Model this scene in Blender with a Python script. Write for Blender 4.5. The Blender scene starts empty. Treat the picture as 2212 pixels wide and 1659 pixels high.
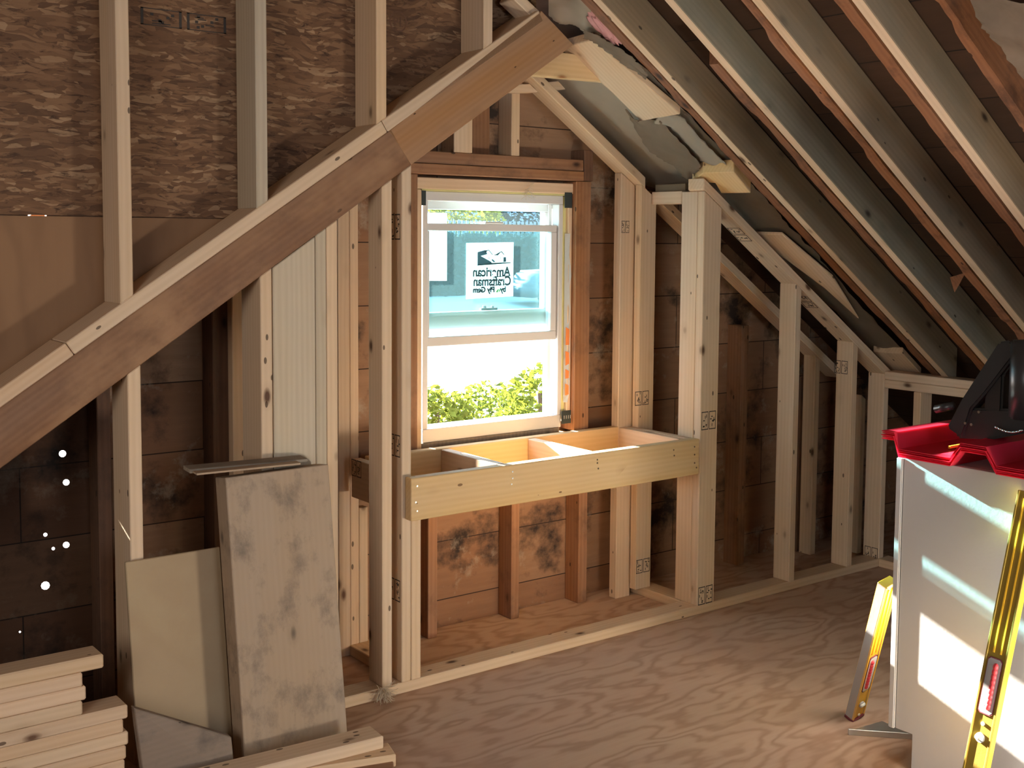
import bpy, bmesh, math, random
from mathutils import Vector, Matrix
random.seed(7)
SC = bpy.context.scene
COL = SC.collection
PI = math.pi

# ------------------------------------------------------------------ camera
F_PX, CX, CY = 2531.79, 1106.0, 703.85          # focal length and principal point, 2212 x 1659 frame
YAW, PITCH, ROLL = [math.radians(a) for a in (-37.0787, 4.2944, 0.41678)]
H = 1.541                                         # eye height above the attic floor
def _rot():
    cy, sy = math.cos(YAW), math.sin(YAW)
    Ry = Matrix(((cy, sy, 0), (-sy, cy, 0), (0, 0, 1)))
    M = Matrix(((1, 0, 0), (0, 0, -1), (0, 1, 0)))
    cp, sp = math.cos(PITCH), math.sin(PITCH)
    Rp = Matrix(((1, 0, 0), (0, cp, -sp), (0, sp, cp)))
    cr, sr = math.cos(ROLL), math.sin(ROLL)
    Rr = Matrix(((cr, -sr, 0), (sr, cr, 0), (0, 0, 1)))
    return Rr @ Rp @ M @ Ry
RC = _rot()
cam_data = bpy.data.cameras.new('camera')
cam = bpy.data.objects.new('camera', cam_data); COL.objects.link(cam)
cam_data.sensor_fit = 'HORIZONTAL'; cam_data.sensor_width = 36.0
cam_data.lens = F_PX*36.0/2212.0
cam_data.shift_y = -(829.5-CY)/2212.0
cam_data.clip_start = 0.05; cam_data.clip_end = 400
m3 = Matrix((RC[0], -RC[1], -RC[2])).transposed()
cam.matrix_world = Matrix.Translation((0, 0, H)) @ m3.to_4x4()
SC.camera = cam

# ------------------------------------------------------------------ light and exposure
SC.view_settings.view_transform = 'Standard'; SC.view_settings.look = 'None'
SC.view_settings.gamma = 1.0; SC.view_settings.use_curve_mapping = False
SC.view_settings.exposure = 0.12
SC.cycles.max_bounces = 10; SC.cycles.diffuse_bounces = 6; SC.cycles.transparent_max_bounces = 16
SC.cycles.caustics_reflective = False; SC.cycles.caustics_refractive = False
SC.cycles.sample_clamp_indirect = 8.0
SC.cycles.use_denoising = True
SUN_DIR = Vector((0.085, -1.0, -0.352)).normalized()
sun_d = bpy.data.lights.new('sun', 'SUN'); sun_d.energy = 130; sun_d.angle = math.radians(0.6); sun_d.color = (1.0, 0.93, 0.82)
sun = bpy.data.objects.new('sun', sun_d); COL.objects.link(sun)
sun.rotation_euler = SUN_DIR.to_track_quat('-Z', 'Y').to_euler(); sun.location = (2, 30, 12)
world = bpy.data.worlds.new('sky'); SC.world = world; world.use_nodes = True
wb = world.node_tree.nodes['Background']
wb.inputs[0].default_value = (0.62, 0.80, 1.0, 1); wb.inputs[1].default_value = 8.0
def area(name, loc, target, sx, sy, power, color):
    d = bpy.data.lights.new(name, 'AREA'); d.shape = 'RECTANGLE'; d.size = sx; d.size_y = sy; d.energy = power; d.color = color
    o = bpy.data.objects.new(name, d); COL.objects.link(o); o.location = loc
    o.rotation_euler = (Vector(target)-Vector(loc)).to_track_quat('-Z', 'Y').to_euler(); return o
# daylight arriving through the other window of the attic, in the gable end behind the camera
area('rear_window_daylight', (1.6, -2.42, 1.5), (2.0, 3.3, 1.0), 1.1, 1.3, 8, (1.0, 0.88, 0.74))

area('left_fill_lamp', (-1.1, 1.3, 1.45), (2.8, 2.7, 1.5), 1.6, 1.1, 46, (1.0, 0.95, 0.87))  # added fill lamp at the left wall, standing for unseen dormer daylight
# added lamp on the floor, out of view, to brighten the framing
WL = Vector((2.72, 0.62, 0.22)); WT = Vector((2.72, 3.3, 1.5))
area('added_floor_light', WL, WT, 0.30, 0.22, 29, (1.0, 0.93, 0.82))
# ------------------------------------------------------------------ plane helpers: where a line of sight meets a real plane
def _ray(px, py):
    d = Vector(((px-CX)/F_PX, (py-CY)/F_PX, 1.0)); return RC.transposed() @ d
O = Vector((0, 0, H))
def PY(px, py, y): d = _ray(px, py); return O + d*(y/d.y)
def PX(px, py, x): d = _ray(px, py); return O + d*(x/d.x)
def PZ(px, py, z): d = _ray(px, py); return O + d*((z-H)/d.z)
def PS(px, py, a):                                # point on the right roof slope z = H + a - 2/3 x
    d = _ray(px, py); return O + d*(a/(d.z+SL*d.x))
SL = 0.6667

# ------------------------------------------------------------------ materials
class NB:
    def __init__(s, name):
        s.m = bpy.data.materials.new(name); s.m.use_nodes = True; s.t = s.m.node_tree; s.t.nodes.clear()
        s.out = s.n('ShaderNodeOutputMaterial')
    def n(s, typ, **kw):
        nd = s.t.nodes.new(typ)
        for k, v in kw.items():
            if k.startswith('i_'):
                key = k[2:]; key = int(key) if key.isdigit() else key.replace('_', ' ')
                s.set(nd, key, v)
            else: setattr(nd, k, v)
        return nd
    def set(s, nd, key, v):
        if isinstance(v, tuple) and len(v) == 2 and hasattr(v[0], 'outputs'): s.t.links.new(v[0].outputs[v[1]], nd.inputs[key])
        elif hasattr(v, 'outputs'): s.t.links.new(v.outputs[0], nd.inputs[key])
        else: nd.inputs[key].default_value = v
    def math(s, op, a, b=0.0, clamp=False): return s.n('ShaderNodeMath', operation=op, use_clamp=clamp, i_0=a, i_1=b)
    def mix(s, f, a, b, mode='MIX'):
        nd = s.n('ShaderNodeMixRGB', blend_type=mode); s.set(nd, 0, f); s.set(nd, 1, a); s.set(nd, 2, b); return nd
    def ramp(s, f, stops):
        nd = s.n('ShaderNodeValToRGB'); s.set(nd, 0, f); e = nd.color_ramp.elements
        while len(e) < len(stops): e.new(0.5)
        for i, (p, c) in enumerate(stops): e[i].position = p; e[i].color = c4(c)
        return nd
    def coords(s, scale=(1, 1, 1), rand=True, kind='Object', rot=(0, 0, 0)):
        tc = s.n('ShaderNodeTexCoord'); v = (tc, kind)
        if rand:
            oi = s.n('ShaderNodeObjectInfo'); r = s.math('MULTIPLY', (oi, 'Random'), 37.0)
            v = s.n('ShaderNodeVectorMath', operation='ADD', i_0=v, i_1=r)
        mp = s.n('ShaderNodeMapping'); s.set(mp, 0, v); mp.inputs['Scale'].default_value = scale; mp.inputs['Rotation'].default_value = rot
        return mp
    def noise(s, v, scale, detail=3.0, rough=0.5, dist=0.0):
        return s.n('ShaderNodeTexNoise', i_Vector=v, i_Scale=scale, i_Detail=detail, i_Roughness=rough, i_Distortion=dist)
    def finish(s, color, rough=0.7, bump=None, bstr=0.2, spec=0.3, metal=0.0, **kw):
        b = s.n('ShaderNodeBsdfPrincipled'); s.set(b, 'Base Color', color if not isinstance(color, tuple) or hasattr(color[0], 'outputs') else c4(color))
        s.set(b, 'Roughness', rough); s.set(b, 'Metallic', metal); s.set(b, 'Specular IOR Level', spec)
        for k, v in kw.items(): s.set(b, k.replace('_', ' '), v)
        if bump is not None:
            bp = s.n('ShaderNodeBump', i_Height=bump, i_Strength=bstr, i_Distance=0.01); s.t.links.new(bp.outputs[0], b.inputs['Normal'])
        s.t.links.new(b.outputs[0], s.out.inputs[0]); return s.m
def c4(c): return (c[0], c[1], c[2], 1.0) if len(c) == 3 else c

def lumber_mat(name, light, dark, knot, knots=0.5, dirt=0.0, dirtcol=(0.1, 0.09, 0.08), vary=0.18, grain=0.5, rough=0.75, stain=None):
    b = NB(name)
    v = b.coords((13, 13, 0.75)); fine = b.noise(v, 5.0, 5, 0.6)
    v2 = b.coords((3.4, 3.4, 0.30)); warp = b.noise(v2, 2.2, 2, 0.5)
    ring = b.n('ShaderNodeTexWave', wave_type='RINGS', rings_direction='Z', i_Vector=v2, i_Scale=7.0, i_Distortion=3.2, i_Detail=2.0)
    g = b.math('MULTIPLY', b.math('ADD', (fine, 0), b.math('MULTIPLY', (ring, 1), 0.55)), grain)
    base = b.mix(g, c4(light), c4(dark))
    oi = b.n('ShaderNodeObjectInfo')
    hv = b.n('ShaderNodeHueSaturation', i_Color=base); b.set(hv, 'Value', b.math('ADD', b.math('MULTIPLY', (oi, 'Random'), vary), 1.0-vary*0.6))
    b.set(hv, 'Saturation', b.math('ADD', b.math('MULTIPLY', (warp, 0), 0.5), 0.75))
    col = hv
    # knots: sparse rounded spots with a darker heart and a halo
    vk = b.coords((10.5, 10.5, 5.5)); vor = b.n('ShaderNodeTexVoronoi', i_Vector=vk, i_Scale=1.0)
    sep = b.n('ShaderNodeSeparateColor', i_0=(vor, 'Color')); pick = b.math('LESS_THAN', (sep, 0), knots)
    wob = b.math('ADD', (vor, 'Distance'), b.math('MULTIPLY', b.math('SUBTRACT', (fine, 0), 0.5), 0.10))
    halo = b.math('MULTIPLY', b.math('SUBTRACT', 1.0, b.math('MULTIPLY', wob, 3.6), True), pick)
    core = b.math('MULTIPLY', b.math('SUBTRACT', 1.0, b.math('MULTIPLY', wob, 6.5), True), pick)
    col = b.mix(b.math('MULTIPLY', halo, 0.55), col, c4(tuple(0.62*a for a in dark)))
    col = b.mix(b.math('MULTIPLY', core, 1.6, True), col, c4(knot))
    # nail holes
    vd = b.coords((26, 26, 12)); vo2 = b.n('ShaderNodeTexVoronoi', i_Vector=vd, i_Scale=1.0)
    sp2 = b.n('ShaderNodeSeparateColor', i_0=(vo2, 'Color'))
    dot = b.math('MULTIPLY', b.math('LESS_THAN', (vo2, 'Distance'), 0.125), b.math('LESS_THAN', (sp2, 1), 0.20))
    col = b.mix(b.math('MULTIPLY', dot, 0.8), col, c4(tuple(0.4*a for a in knot)))
    if stain:
        vs = b.coords((1.6, 1.6, 0.9)); ns = b.noise(vs, 3.2, 4, 0.6)
        col = b.mix(b.math('MULTIPLY', b.math('SUBTRACT', (ns, 0), 0.45, True), 4.0, True), col, c4(stain))
    if dirt:
        vs = b.coords((2.2, 2.2, 1.6)); ns = b.noise(vs, 4.0, 8, 0.68)
        d1 = b.math('MULTIPLY', b.math('SUBTRACT', (ns, 0), 0.50, True), 5.0, True)
        col = b.mix(b.math('MULTIPLY', d1, dirt), col, c4(dirtcol))
    return b.finish(col, rough, bump=(fine, 0), bstr=0.12)

M = {}
M['pine'] = lumber_mat('new_pine_lumber', (0.70, 0.515, 0.35), (0.545, 0.375, 0.235), (0.10, 0.05, 0.028), knots=0.65)
M['pine_pink'] = lumber_mat('rosy_pine_lumber', (0.68, 0.49, 0.33), (0.55, 0.36, 0.23), (0.14, 0.07, 0.04))
M['pine_gray'] = lumber_mat('grey_green_pine_lumber', (0.52, 0.435, 0.325), (0.39, 0.31, 0.22), (0.10, 0.065, 0.04), knots=0.6)
M['rafter'] = lumber_mat('weathered_rafter_lumber', (0.275, 0.198, 0.125), (0.19, 0.13, 0.077), (0.045, 0.028, 0.017), knots=0.9, stain=(0.205, 0.162, 0.11), vary=0.25)
M['rafter_green'] = lumber_mat('green_grey_rafter_lumber', (0.255, 0.215, 0.15), (0.175, 0.142, 0.095), (0.045, 0.03, 0.02), knots=0.9, stain=(0.172, 0.162, 0.12))
M['old'] = lumber_mat('old_brown_lumber', (0.34, 0.17, 0.088), (0.20, 0.088, 0.042), (0.05, 0.022, 0.012), dirt=0.55, dirtcol=(0.09, 0.05, 0.032), vary=0.25)
M['old_red'] = lumber_mat('old_red_rafter', (0.30, 0.13, 0.06), (0.18, 0.07, 0.033), (0.04, 0.018, 0.01), dirt=0.8, dirtcol=(0.06, 0.03, 0.02), vary=0.3)
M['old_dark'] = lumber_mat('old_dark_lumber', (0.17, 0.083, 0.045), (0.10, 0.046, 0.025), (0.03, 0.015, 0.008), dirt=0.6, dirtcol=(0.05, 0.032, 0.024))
M['beam'] = lumber_mat('old_sloping_rafter', (0.255, 0.135, 0.075), (0.165, 0.08, 0.043), (0.05, 0.022, 0.012), dirt=0.5, dirtcol=(0.13, 0.07, 0.042), stain=(0.33, 0.185, 0.10), knots=0.3)
M['beam_new'] = lumber_mat('newer_sloping_rafter', (0.38, 0.215, 0.115), (0.285, 0.15, 0.075), (0.06, 0.024, 0.012), knots=0.75)
M['bench'] = lumber_mat('golden_bench_lumber', (0.67, 0.46, 0.235), (0.55, 0.345, 0.155), (0.30, 0.13, 0.05), knots=0.4)
M['dirty'] = lumber_mat('dirty_old_board', (0.41, 0.30, 0.21), (0.33, 0.235, 0.16), (0.08, 0.06, 0.045), dirt=0.85, dirtcol=(0.13, 0.10, 0.08), knots=0.3, grain=0.3)
M['weathered'] = lumber_mat('weathered_grey_board', (0.30, 0.245, 0.19), (0.16, 0.125, 0.095), (0.05, 0.04, 0.03), dirt=0.6)
M['greyboard'] = lumber_mat('grey_stained_board', (0.25, 0.185, 0.14), (0.185, 0.135, 0.10), (0.07, 0.05, 0.04), dirt=0.7, dirtcol=(0.10, 0.08, 0.07), grain=0.3)

def plywood_mat(name, light, dark, scale, along='x', blot=(0.25, 0.2, 0.14), seams=None, blotamt=0.5):
    b = NB(name)
    sc = (0.55, 1.6, 1.6) if along == 'x' else (1.6, 1.6, 0.55)
    v = b.coords(sc, rand=False); w0 = b.noise(v, 1.3, 3, 0.5)
    vv = b.n('ShaderNodeVectorMath', operation='ADD', i_0=v, i_1=b.n('ShaderNodeVectorMath', operation='SCALE', i_0=(w0, 1)))
    vv.inputs[1].default_value = (0, 0, 0)
    h = b.math('ADD', b.math('MULTIPLY', (w0, 0), 44.0*scale), b.math('MULTIPLY', (b.noise(v, 5.0, 3, 0.55), 0), 8.0*scale))
    band = b.math('SINE', b.math('MULTIPLY', h, 2.6))
    bb = b.math('POWER', b.math('ADD', b.math('MULTIPLY', band, 0.5), 0.5), 2.2)
    fine = b.noise(b.coords((3, 60, 60) if along == 'x' else (60, 60, 3), rand=False), 1.0, 3, 0.6)
    col = b.mix(b.math('ADD', b.math('MULTIPLY', bb, 0.55), b.math('MULTIPLY', (fine, 0), 0.35)), c4(light), c4(dark))
    n2 = b.noise(b.coords((1, 1, 1), rand=False), 1.7, 4, 0.6)
    col = b.mix(b.math('MULTIPLY', b.math('SUBTRACT', (n2, 0), 0.5, True), 5.0*blotamt, True), col, c4(blot))
    if seams:
        br = b.n('ShaderNodeTexBrick', offset=0.5, i_Vector=b.coords((1, 1, 1), rand=False), i_Scale=1.0)
        br.inputs['Mortar Size'].default_value = 0.003; br.inputs['Brick Width'].default_value = 2.44; br.inputs['Row Height'].default_value = 1.22
        col = b.mix((br, 'Fac'), col, c4((0.06, 0.04, 0.03)))
    return b.finish(col, 0.72, bump=bb, bstr=0.05)
M['floor'] = plywood_mat('subfloor_plywood', (0.53, 0.36, 0.255), (0.33, 0.19, 0.12), 1.0, 'x', (0.42, 0.27, 0.205), None, 0.4)
M['ply'] = plywood_mat('offcut_plywood', (0.41, 0.305, 0.185), (0.36, 0.25, 0.15), 0.12, 'x', (0.34, 0.215, 0.14))
M['ply_dark'] = plywood_mat('aged_plywood', (0.25, 0.135, 0.068), (0.20, 0.105, 0.052), 0.35, 'z', (0.16, 0.09, 0.05), blotamt=0.4)

def osb_mat():
    b = NB('oriented_strand_board')
    v0 = b.coords((1, 1, 1), rand=False)
    wn = b.noise(v0, 5.0, 2, 0.5)
    off = b.n('ShaderNodeVectorMath', operation='SCALE', i_0=b.n('ShaderNodeVectorMath', operation='SUBTRACT', i_0=(wn, 1), i_1=(0.5, 0.5, 0.5)))
    off.inputs['Scale'].default_value = 0.07
    v1 = b.n('ShaderNodeVectorMath', operation='ADD', i_0=v0, i_1=off)
    def flakes(scale, rot):
        mp = b.n('ShaderNodeMapping'); b.set(mp, 0, v1); mp.inputs['Scale'].default_value = scale; mp.inputs['Rotation'].default_value = rot
        vo = b.n('ShaderNodeTexVoronoi', i_Vector=mp, i_Scale=1.0)
        return vo, b.n('ShaderNodeSeparateColor', i_0=(vo, 'Color'))
    a, sa = flakes((8, 1, 50), (0, 0.10, 0)); c, sc = flakes((18, 1, 80), (0, -0.30, 0)); d, sd = flakes((30, 1, 95), (0, 0.55, 0))
    f = b.mix(b.math('GREATER_THAN', (sc, 1), 0.5), (sa, 0), (sc, 0)); f = b.mix(b.math('GREATER_THAN', (sd, 1), 0.72), f, (sd, 0))
    col = b.ramp(f, [(0.0, (0.06, 0.03, 0.016)), (0.15, (0.125, 0.062, 0.031)), (0.4, (0.155, 0.078, 0.038)), (0.62, (0.20, 0.105, 0.053)), (0.86, (0.26, 0.145, 0.075)), (1.0, (0.40, 0.255, 0.145))])
    gr = b.noise(b.coords((8, 1, 90), rand=False), 1.0, 4, 0.6)
    col = b.mix(b.math('MULTIPLY', (gr, 0), 0.75), col, c4((0.15, 0.078, 0.042)))
    fis = b.noise(b.coords((16, 1, 62), rand=False), 1.0, 5, 0.72, 0.8)
    col = b.mix(b.math('MULTIPLY', b.math('SUBTRACT', (fis, 0), 0.53, True), 7.0, True), col, c4((0.055, 0.027, 0.015)))
    dk = b.noise(v0, 1.6, 4, 0.6)
    col = b.mix(b.math('MULTIPLY', b.math('SUBTRACT', (dk, 0), 0.5, True), 3.5, True), col, c4((0.095, 0.055, 0.034)))
    return b.finish(col, 0.8, bump=f, bstr=0.25)
M['osb'] = osb_mat()

def sheath_mat(name, c1, c2, pale, palamt, rowh=0.235, dirt=(0.035, 0.022, 0.016), axes='xz', dirtamt=4.0, bw=1.9, zoff=0.0, darkside=None):
    b = NB(name)
    tc = b.n('ShaderNodeTexCoord'); sx = b.n('ShaderNodeSeparateXYZ', i_0=(tc, 'Object'))
    cb = b.n('ShaderNodeCombineXYZ', i_X=(sx, 'XYZ'.index(axes[0].upper())), i_Y=b.math('ADD', (sx, 'XYZ'.index(axes[1].upper())), zoff))
    br = b.n('ShaderNodeTexBrick', offset=0.37, offset_frequency=2, i_Vector=cb, i_Scale=1.0, i_Color1=c4(c1), i_Color2=c4(c2), i_Mortar=c4((0.012, 0.008, 0.006)))
    br.inputs['Mortar Size'].default_value = 0.0022; br.inputs['Brick Width'].default_value = bw; br.inputs['Row Height'].default_value = rowh
    st = b.n('ShaderNodeMapping', i_0=cb); st.inputs['Scale'].default_value = (2.2, 22, 1)
    gr = b.noise(st, 1.5, 5, 0.65)
    col = b.mix(b.math('MULTIPLY', (gr, 0), 0.6), (br, 0), c4(tuple(0.42*a for a in c1)))
    n1 = b.noise(cb, 3.4, 6, 0.66)
    col = b.mix(b.math('MULTIPLY', b.math('SUBTRACT', (n1, 0), 0.52, True), dirtamt, True), col, c4(dirt))
    n2 = b.noise(b.n('ShaderNodeMapping', i_0=cb, i_1=(7.3, 2.1, 0)), 4.2, 8, 0.7)
    col = b.mix(b.math('MULTIPLY', b.math('SUBTRACT', (n2, 0), 0.56, True), palamt, True), col, c4(pale))
    if darkside:                                     # dark dirty boards on the left, with their shade put into the colour too
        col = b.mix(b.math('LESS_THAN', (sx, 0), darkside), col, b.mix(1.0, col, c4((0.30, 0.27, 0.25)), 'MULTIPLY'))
    return b.finish(col, 0.85, bump=(gr, 0), bstr=0.2)
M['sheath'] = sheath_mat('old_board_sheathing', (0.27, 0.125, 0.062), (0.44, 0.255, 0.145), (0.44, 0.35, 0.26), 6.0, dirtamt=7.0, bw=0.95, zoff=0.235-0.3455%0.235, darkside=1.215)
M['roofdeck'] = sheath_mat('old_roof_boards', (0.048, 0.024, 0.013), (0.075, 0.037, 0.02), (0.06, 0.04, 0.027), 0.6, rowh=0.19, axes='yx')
M['raw'] = sheath_mat('unfinished_room_boards', (0.30, 0.19, 0.12), (0.34, 0.22, 0.14), (0.3, 0.24, 0.18), 1.0, axes='yz')

def simple(name, col, rough=0.5, metal=0.0, spec=0.4, nz=0.0, nscale=20, **kw):
    b = NB(name)
    n = b.noise(b.coords((1, 1, 1)), nscale, 3, 0.6)
    c = b.mix(b.math('MULTIPLY', (n, 0), nz), c4(col), c4(tuple(0.45*a for a in col)))
    return b.finish(c, rough, bump=(n, 0), bstr=0.05, spec=spec, metal=metal, **kw)
M['vinyl'] = simple('white_vinyl', (0.66, 0.64, 0.63), 0.35)
M['cabinet'] = simple('white_cabinet_melamine', (0.46, 0.445, 0.44), 0.45, nz=0.05, nscale=60)
M['paper'] = simple('grey_insulation_paper', (0.62, 0.53, 0.42), 0.8, nz=0.4, nscale=7)
M['paper_dark'] = simple('dusty_brown_paper', (0.40, 0.31, 0.225), 0.85, nz=0.7, nscale=9)
M['kraft'] = simple('faded_kraft_facing', (0.50, 0.385, 0.29), 0.7, nz=0.9, nscale=11)
M['pinkwool'] = simple('pink_fibreglass', (0.66, 0.33, 0.33), 0.95, nz=0.6, nscale=40)
M['fluff'] = simple('pale_fibre', (0.50, 0.40, 0.29), 0.95)
M['foam'] = simple('yellow_spray_foam', (0.72, 0.66, 0.30), 0.9, nz=0.3, nscale=30)
M['tape'] = simple('black_flashing_tape', (0.035, 0.045, 0.045), 0.5)
M['tapewhite'] = simple('pale_print_on_tape', (0.5, 0.5, 0.48), 0.6)
M['wrap'] = simple('white_house_wrap', (0.78, 0.78, 0.76), 0.6)
M['wrap_orange'] = simple('orange_print_on_wrap', (0.80, 0.24, 0.06), 0.6)
def paper_mat(name, col):
    b = NB(name); d = b.n('ShaderNodeBsdfDiffuse'); d.inputs[0].default_value = c4(col); t = b.n('ShaderNodeBsdfTranslucent'); t.inputs[0].default_value = c4(col)
    m = b.n('ShaderNodeMixShader'); m.inputs[0].default_value = 0.5
    b.t.links.new(d.outputs[0], m.inputs[1]); b.t.links.new(t.outputs[0], m.inputs[2]); b.t.links.new(m.outputs[0], b.out.inputs[0]); return b.m
M['sticker'] = paper_mat('thin_white_sticker', (0.80, 0.82, 0.82))
M['ink'] = simple('black_stamp_ink', (0.045, 0.036, 0.03), 0.8)
M['print'] = simple('dark_sticker_print', (0.06, 0.075, 0.085), 0.6)
M['print_blue'] = simple('slate_sticker_print', (0.10, 0.15, 0.20), 0.6)
M['print_green'] = simple('green_sticker_print', (0.25, 0.62, 0.12), 0.6)
M['yellow'] = simple('yellow_level_paint', (0.84, 0.48, 0.03), 0.35, spec=0.5)
M['gold'] = simple('shaded_gold_level_face', (0.30, 0.205, 0.03), 0.42, metal=0.25, nz=0.12, nscale=90)  # face darker than the yellow edges: its shade is put into the colour
M['alu'] = simple('brushed_aluminium', (0.55, 0.55, 0.52), 0.35, metal=0.8)
M['silver'] = simple('level_grip_trim', (0.42, 0.42, 0.43), 0.4, metal=0.3)
M['redgrip'] = simple('red_rubber_grip', (0.60, 0.05, 0.06), 0.5)
M['maroon'] = simple('dark_red_trim', (0.16, 0.03, 0.04), 0.5)
M['vial'] = simple('level_vial_acrylic', (0.78, 0.80, 0.72), 0.15)
M['black'] = simple('black_tool_plastic', (0.018, 0.018, 0.018), 0.42, nz=0.3, nscale=50)
M['blackmetal'] = simple('dark_tool_metal', (0.05, 0.05, 0.052), 0.35, metal=0.5)
M['steel'] = simple('bright_steel', (0.62, 0.62, 0.62), 0.25, metal=1.0)
M['trunk'] = simple('bark', (0.10, 0.075, 0.05), 0.9, nz=0.5)
M['asphalt'] = simple('pale_road_surface', (0.30, 0.29, 0.30), 0.9, nz=0.3, nscale=3)
M['kerb'] = simple('kerb_concrete', (0.26, 0.26, 0.28), 0.9)
M['housewall'] = simple('blue_grey_siding', (0.16, 0.21, 0.30), 0.8)
M['houseroof'] = simple('slate_roof', (0.10, 0.12, 0.16), 0.8)
M['pickets'] = simple('grey_white_fence', (0.12, 0.14, 0.15), 0.7)
M['carbody'] = simple('dark_teal_car_paint', (0.03, 0.05, 0.06), 0.6)

def red_mat():
    b = NB('red_translucent_roof_panel')
    p = b.n('ShaderNodeBsdfPrincipled'); p.inputs['Base Color'].default_value = (0.78, 0.05, 0.10, 1); p.inputs['Roughness'].default_value = 0.25
    t = b.n('ShaderNodeBsdfTranslucent'); t.inputs[0].default_value = (0.95, 0.07, 0.16, 1)
    g = b.n('ShaderNodeBsdfTransparent'); g.inputs[0].default_value = (0.95, 0.18, 0.24, 1)
    m = b.n('ShaderNodeMixShader'); m.inputs[0].default_value = 0.4
    b.t.links.new(p.outputs[0], m.inputs[1]); b.t.links.new(t.outputs[0], m.inputs[2])
    m2 = b.n('ShaderNodeMixShader'); m2.inputs[0].default_value = 0.15
    b.t.links.new(m.outputs[0], m2.inputs[1]); b.t.links.new(g.outputs[0], m2.inputs[2])
    b.t.links.new(m2.outputs[0], b.out.inputs[0]); return b.m
M['red'] = red_mat()
def glass_mat(name, tint, haze):
    b = NB(name)
    g = b.n('ShaderNodeBsdfTransparent'); g.inputs[0].default_value = c4(tint)
    t = b.n('ShaderNodeBsdfTranslucent'); t.inputs[0].default_value = (0.85, 0.97, 1.0, 1)
    s = b.n('ShaderNodeBsdfGlossy'); s.inputs['Roughness'].default_value = 0.03
    m = b.n('ShaderNodeMixShader'); m.inputs[0].default_value = haze
    b.t.links.new(g.outputs[0], m.inputs[1]); b.t.links.new(t.outputs[0], m.inputs[2])
    m2 = b.n('ShaderNodeMixShader'); m2.inputs[0].default_value = 0.03
    b.t.links.new(m.outputs[0], m2.inputs[1]); b.t.links.new(s.outputs[0], m2.inputs[2])
    b.t.links.new(m2.outputs[0], b.out.inputs[0]); return b.m
M['glass'] = glass_mat('hazy_window_glass', (0.74, 0.90, 0.92), 0.004)
def leaf_mat(name, c, tr):
    b = NB(name)
    oi = b.n('ShaderNodeObjectInfo'); n = b.noise(b.coords((1, 1, 1)), 3.0, 3)
    col = b.mix((n, 0), c4(c), c4(tuple(0.4*a for a in c)))
    d = b.n('ShaderNodeBsdfDiffuse', i_0=col); t = b.n('ShaderNodeBsdfTranslucent'); b.set(t, 0, c4(tr))
    m = b.n('ShaderNodeMixShader'); m.inputs[0].default_value = 0.35
    b.t.links.new(d.outputs[0], m.inputs[1]); b.t.links.new(t.outputs[0], m.inputs[2]); b.t.links.new(m.outputs[0], b.out.inputs[0]); return b.m
M['leaf'] = leaf_mat('yellow_green_leaves', (0.11, 0.14, 0.03), (0.15, 0.18, 0.02))
M['leaf_yellow'] = leaf_mat('yellow_leaves', (0.24, 0.21, 0.03), (0.3, 0.27, 0.03))
M['leaf_dark'] = leaf_mat('dark_evergreen', (0.02, 0.04, 0.045), (0.002, 0.005, 0.004))

# ------------------------------------------------------------------ object helpers
WM = {}                                           # world matrices by object
def meta(o, label=None, cat=None, group=None, kind=None):
    if label: o['label'] = label
    if cat: o['category'] = cat
    if group: o['group'] = group
    if kind: o['kind'] = kind
    return o
def frame(origin, grain):
    z = Vector(grain).normalized(); up = Vector((0, 0, 1)) if abs(z.z) < 0.9 else Vector((0, 1, 0))
    x = up.cross(z).normalized(); y = z.cross(x)
    return Matrix.Translation(origin) @ Matrix((x, y, z)).transposed().to_4x4()
def link(name, bm, mats, mw=None, parent=None, smooth=False):
    me = bpy.data.meshes.new(name)
    mw = mw or Matrix.Identity(4)
    bmesh.ops.transform(bm, matrix=mw.inverted(), verts=bm.verts)
    bmesh.ops.recalc_face_normals(bm, faces=bm.faces)
    if smooth:
        for f in bm.faces: f.smooth = True
    bm.to_mesh(me); bm.free()
    for m in (mats if isinstance(mats, (list, tuple)) else [mats]): me.materials.append(M[m])
    o = bpy.data.objects.new(name, me); COL.objects.link(o)
    if parent is not None:
        o.parent = parent; o.matrix_parent_inverse = WM[parent.name].inverted()
    o.matrix_basis = mw; WM[o.name] = mw
    return o
def empty(name, loc, label, cat, group=None, kind=None):
    o = bpy.data.objects.new(name, None); COL.objects.link(o); o.empty_display_size = 0.05
    mw = Matrix.Translation(loc); o.matrix_basis = mw; WM[o.name] = mw
    return meta(o, label, cat, group, kind)
def bm_prism(bm, pts, ext):
    pts = [Vector(p) for p in pts]; ext = Vector(ext)
    a = [bm.verts.new(p) for p in pts]; b = [bm.verts.new(p+ext) for p in pts]
    n = len(pts)
    fs = [bm.faces.new(a), bm.faces.new(list(reversed(b)))]
    for i in range(n): fs.append(bm.faces.new((a[i], b[i], b[(i+1) % n], a[(i+1) % n])))
    return fs
def bm_box(bm, x0, x1, y0, y1, z0, z1):
    return bm_prism(bm, [(x0, y0, z0), (x1, y0, z0), (x1, y1, z0), (x0, y1, z0)], (0, 0, z1-z0))
def bm_cyl(bm, p, q, r, seg=16, r2=None):
    p, q = Vector(p), Vector(q); mw = frame(p, q-p); L = (q-p).length; r2 = r if r2 is None else r2
    a = [bm.verts.new(mw @ Vector((r*math.cos(2*PI*i/seg), r*math.sin(2*PI*i/seg), 0))) for i in range(seg)]
    b = [bm.verts.new(mw @ Vector((r2*math.cos(2*PI*i/seg), r2*math.sin(2*PI*i/seg), L))) for i in range(seg)]
    bm.faces.new(a); bm.faces.new(list(reversed(b)))
    for i in range(seg): bm.faces.new((a[i], b[i], b[(i+1) % seg], a[(i+1) % seg]))
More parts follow.
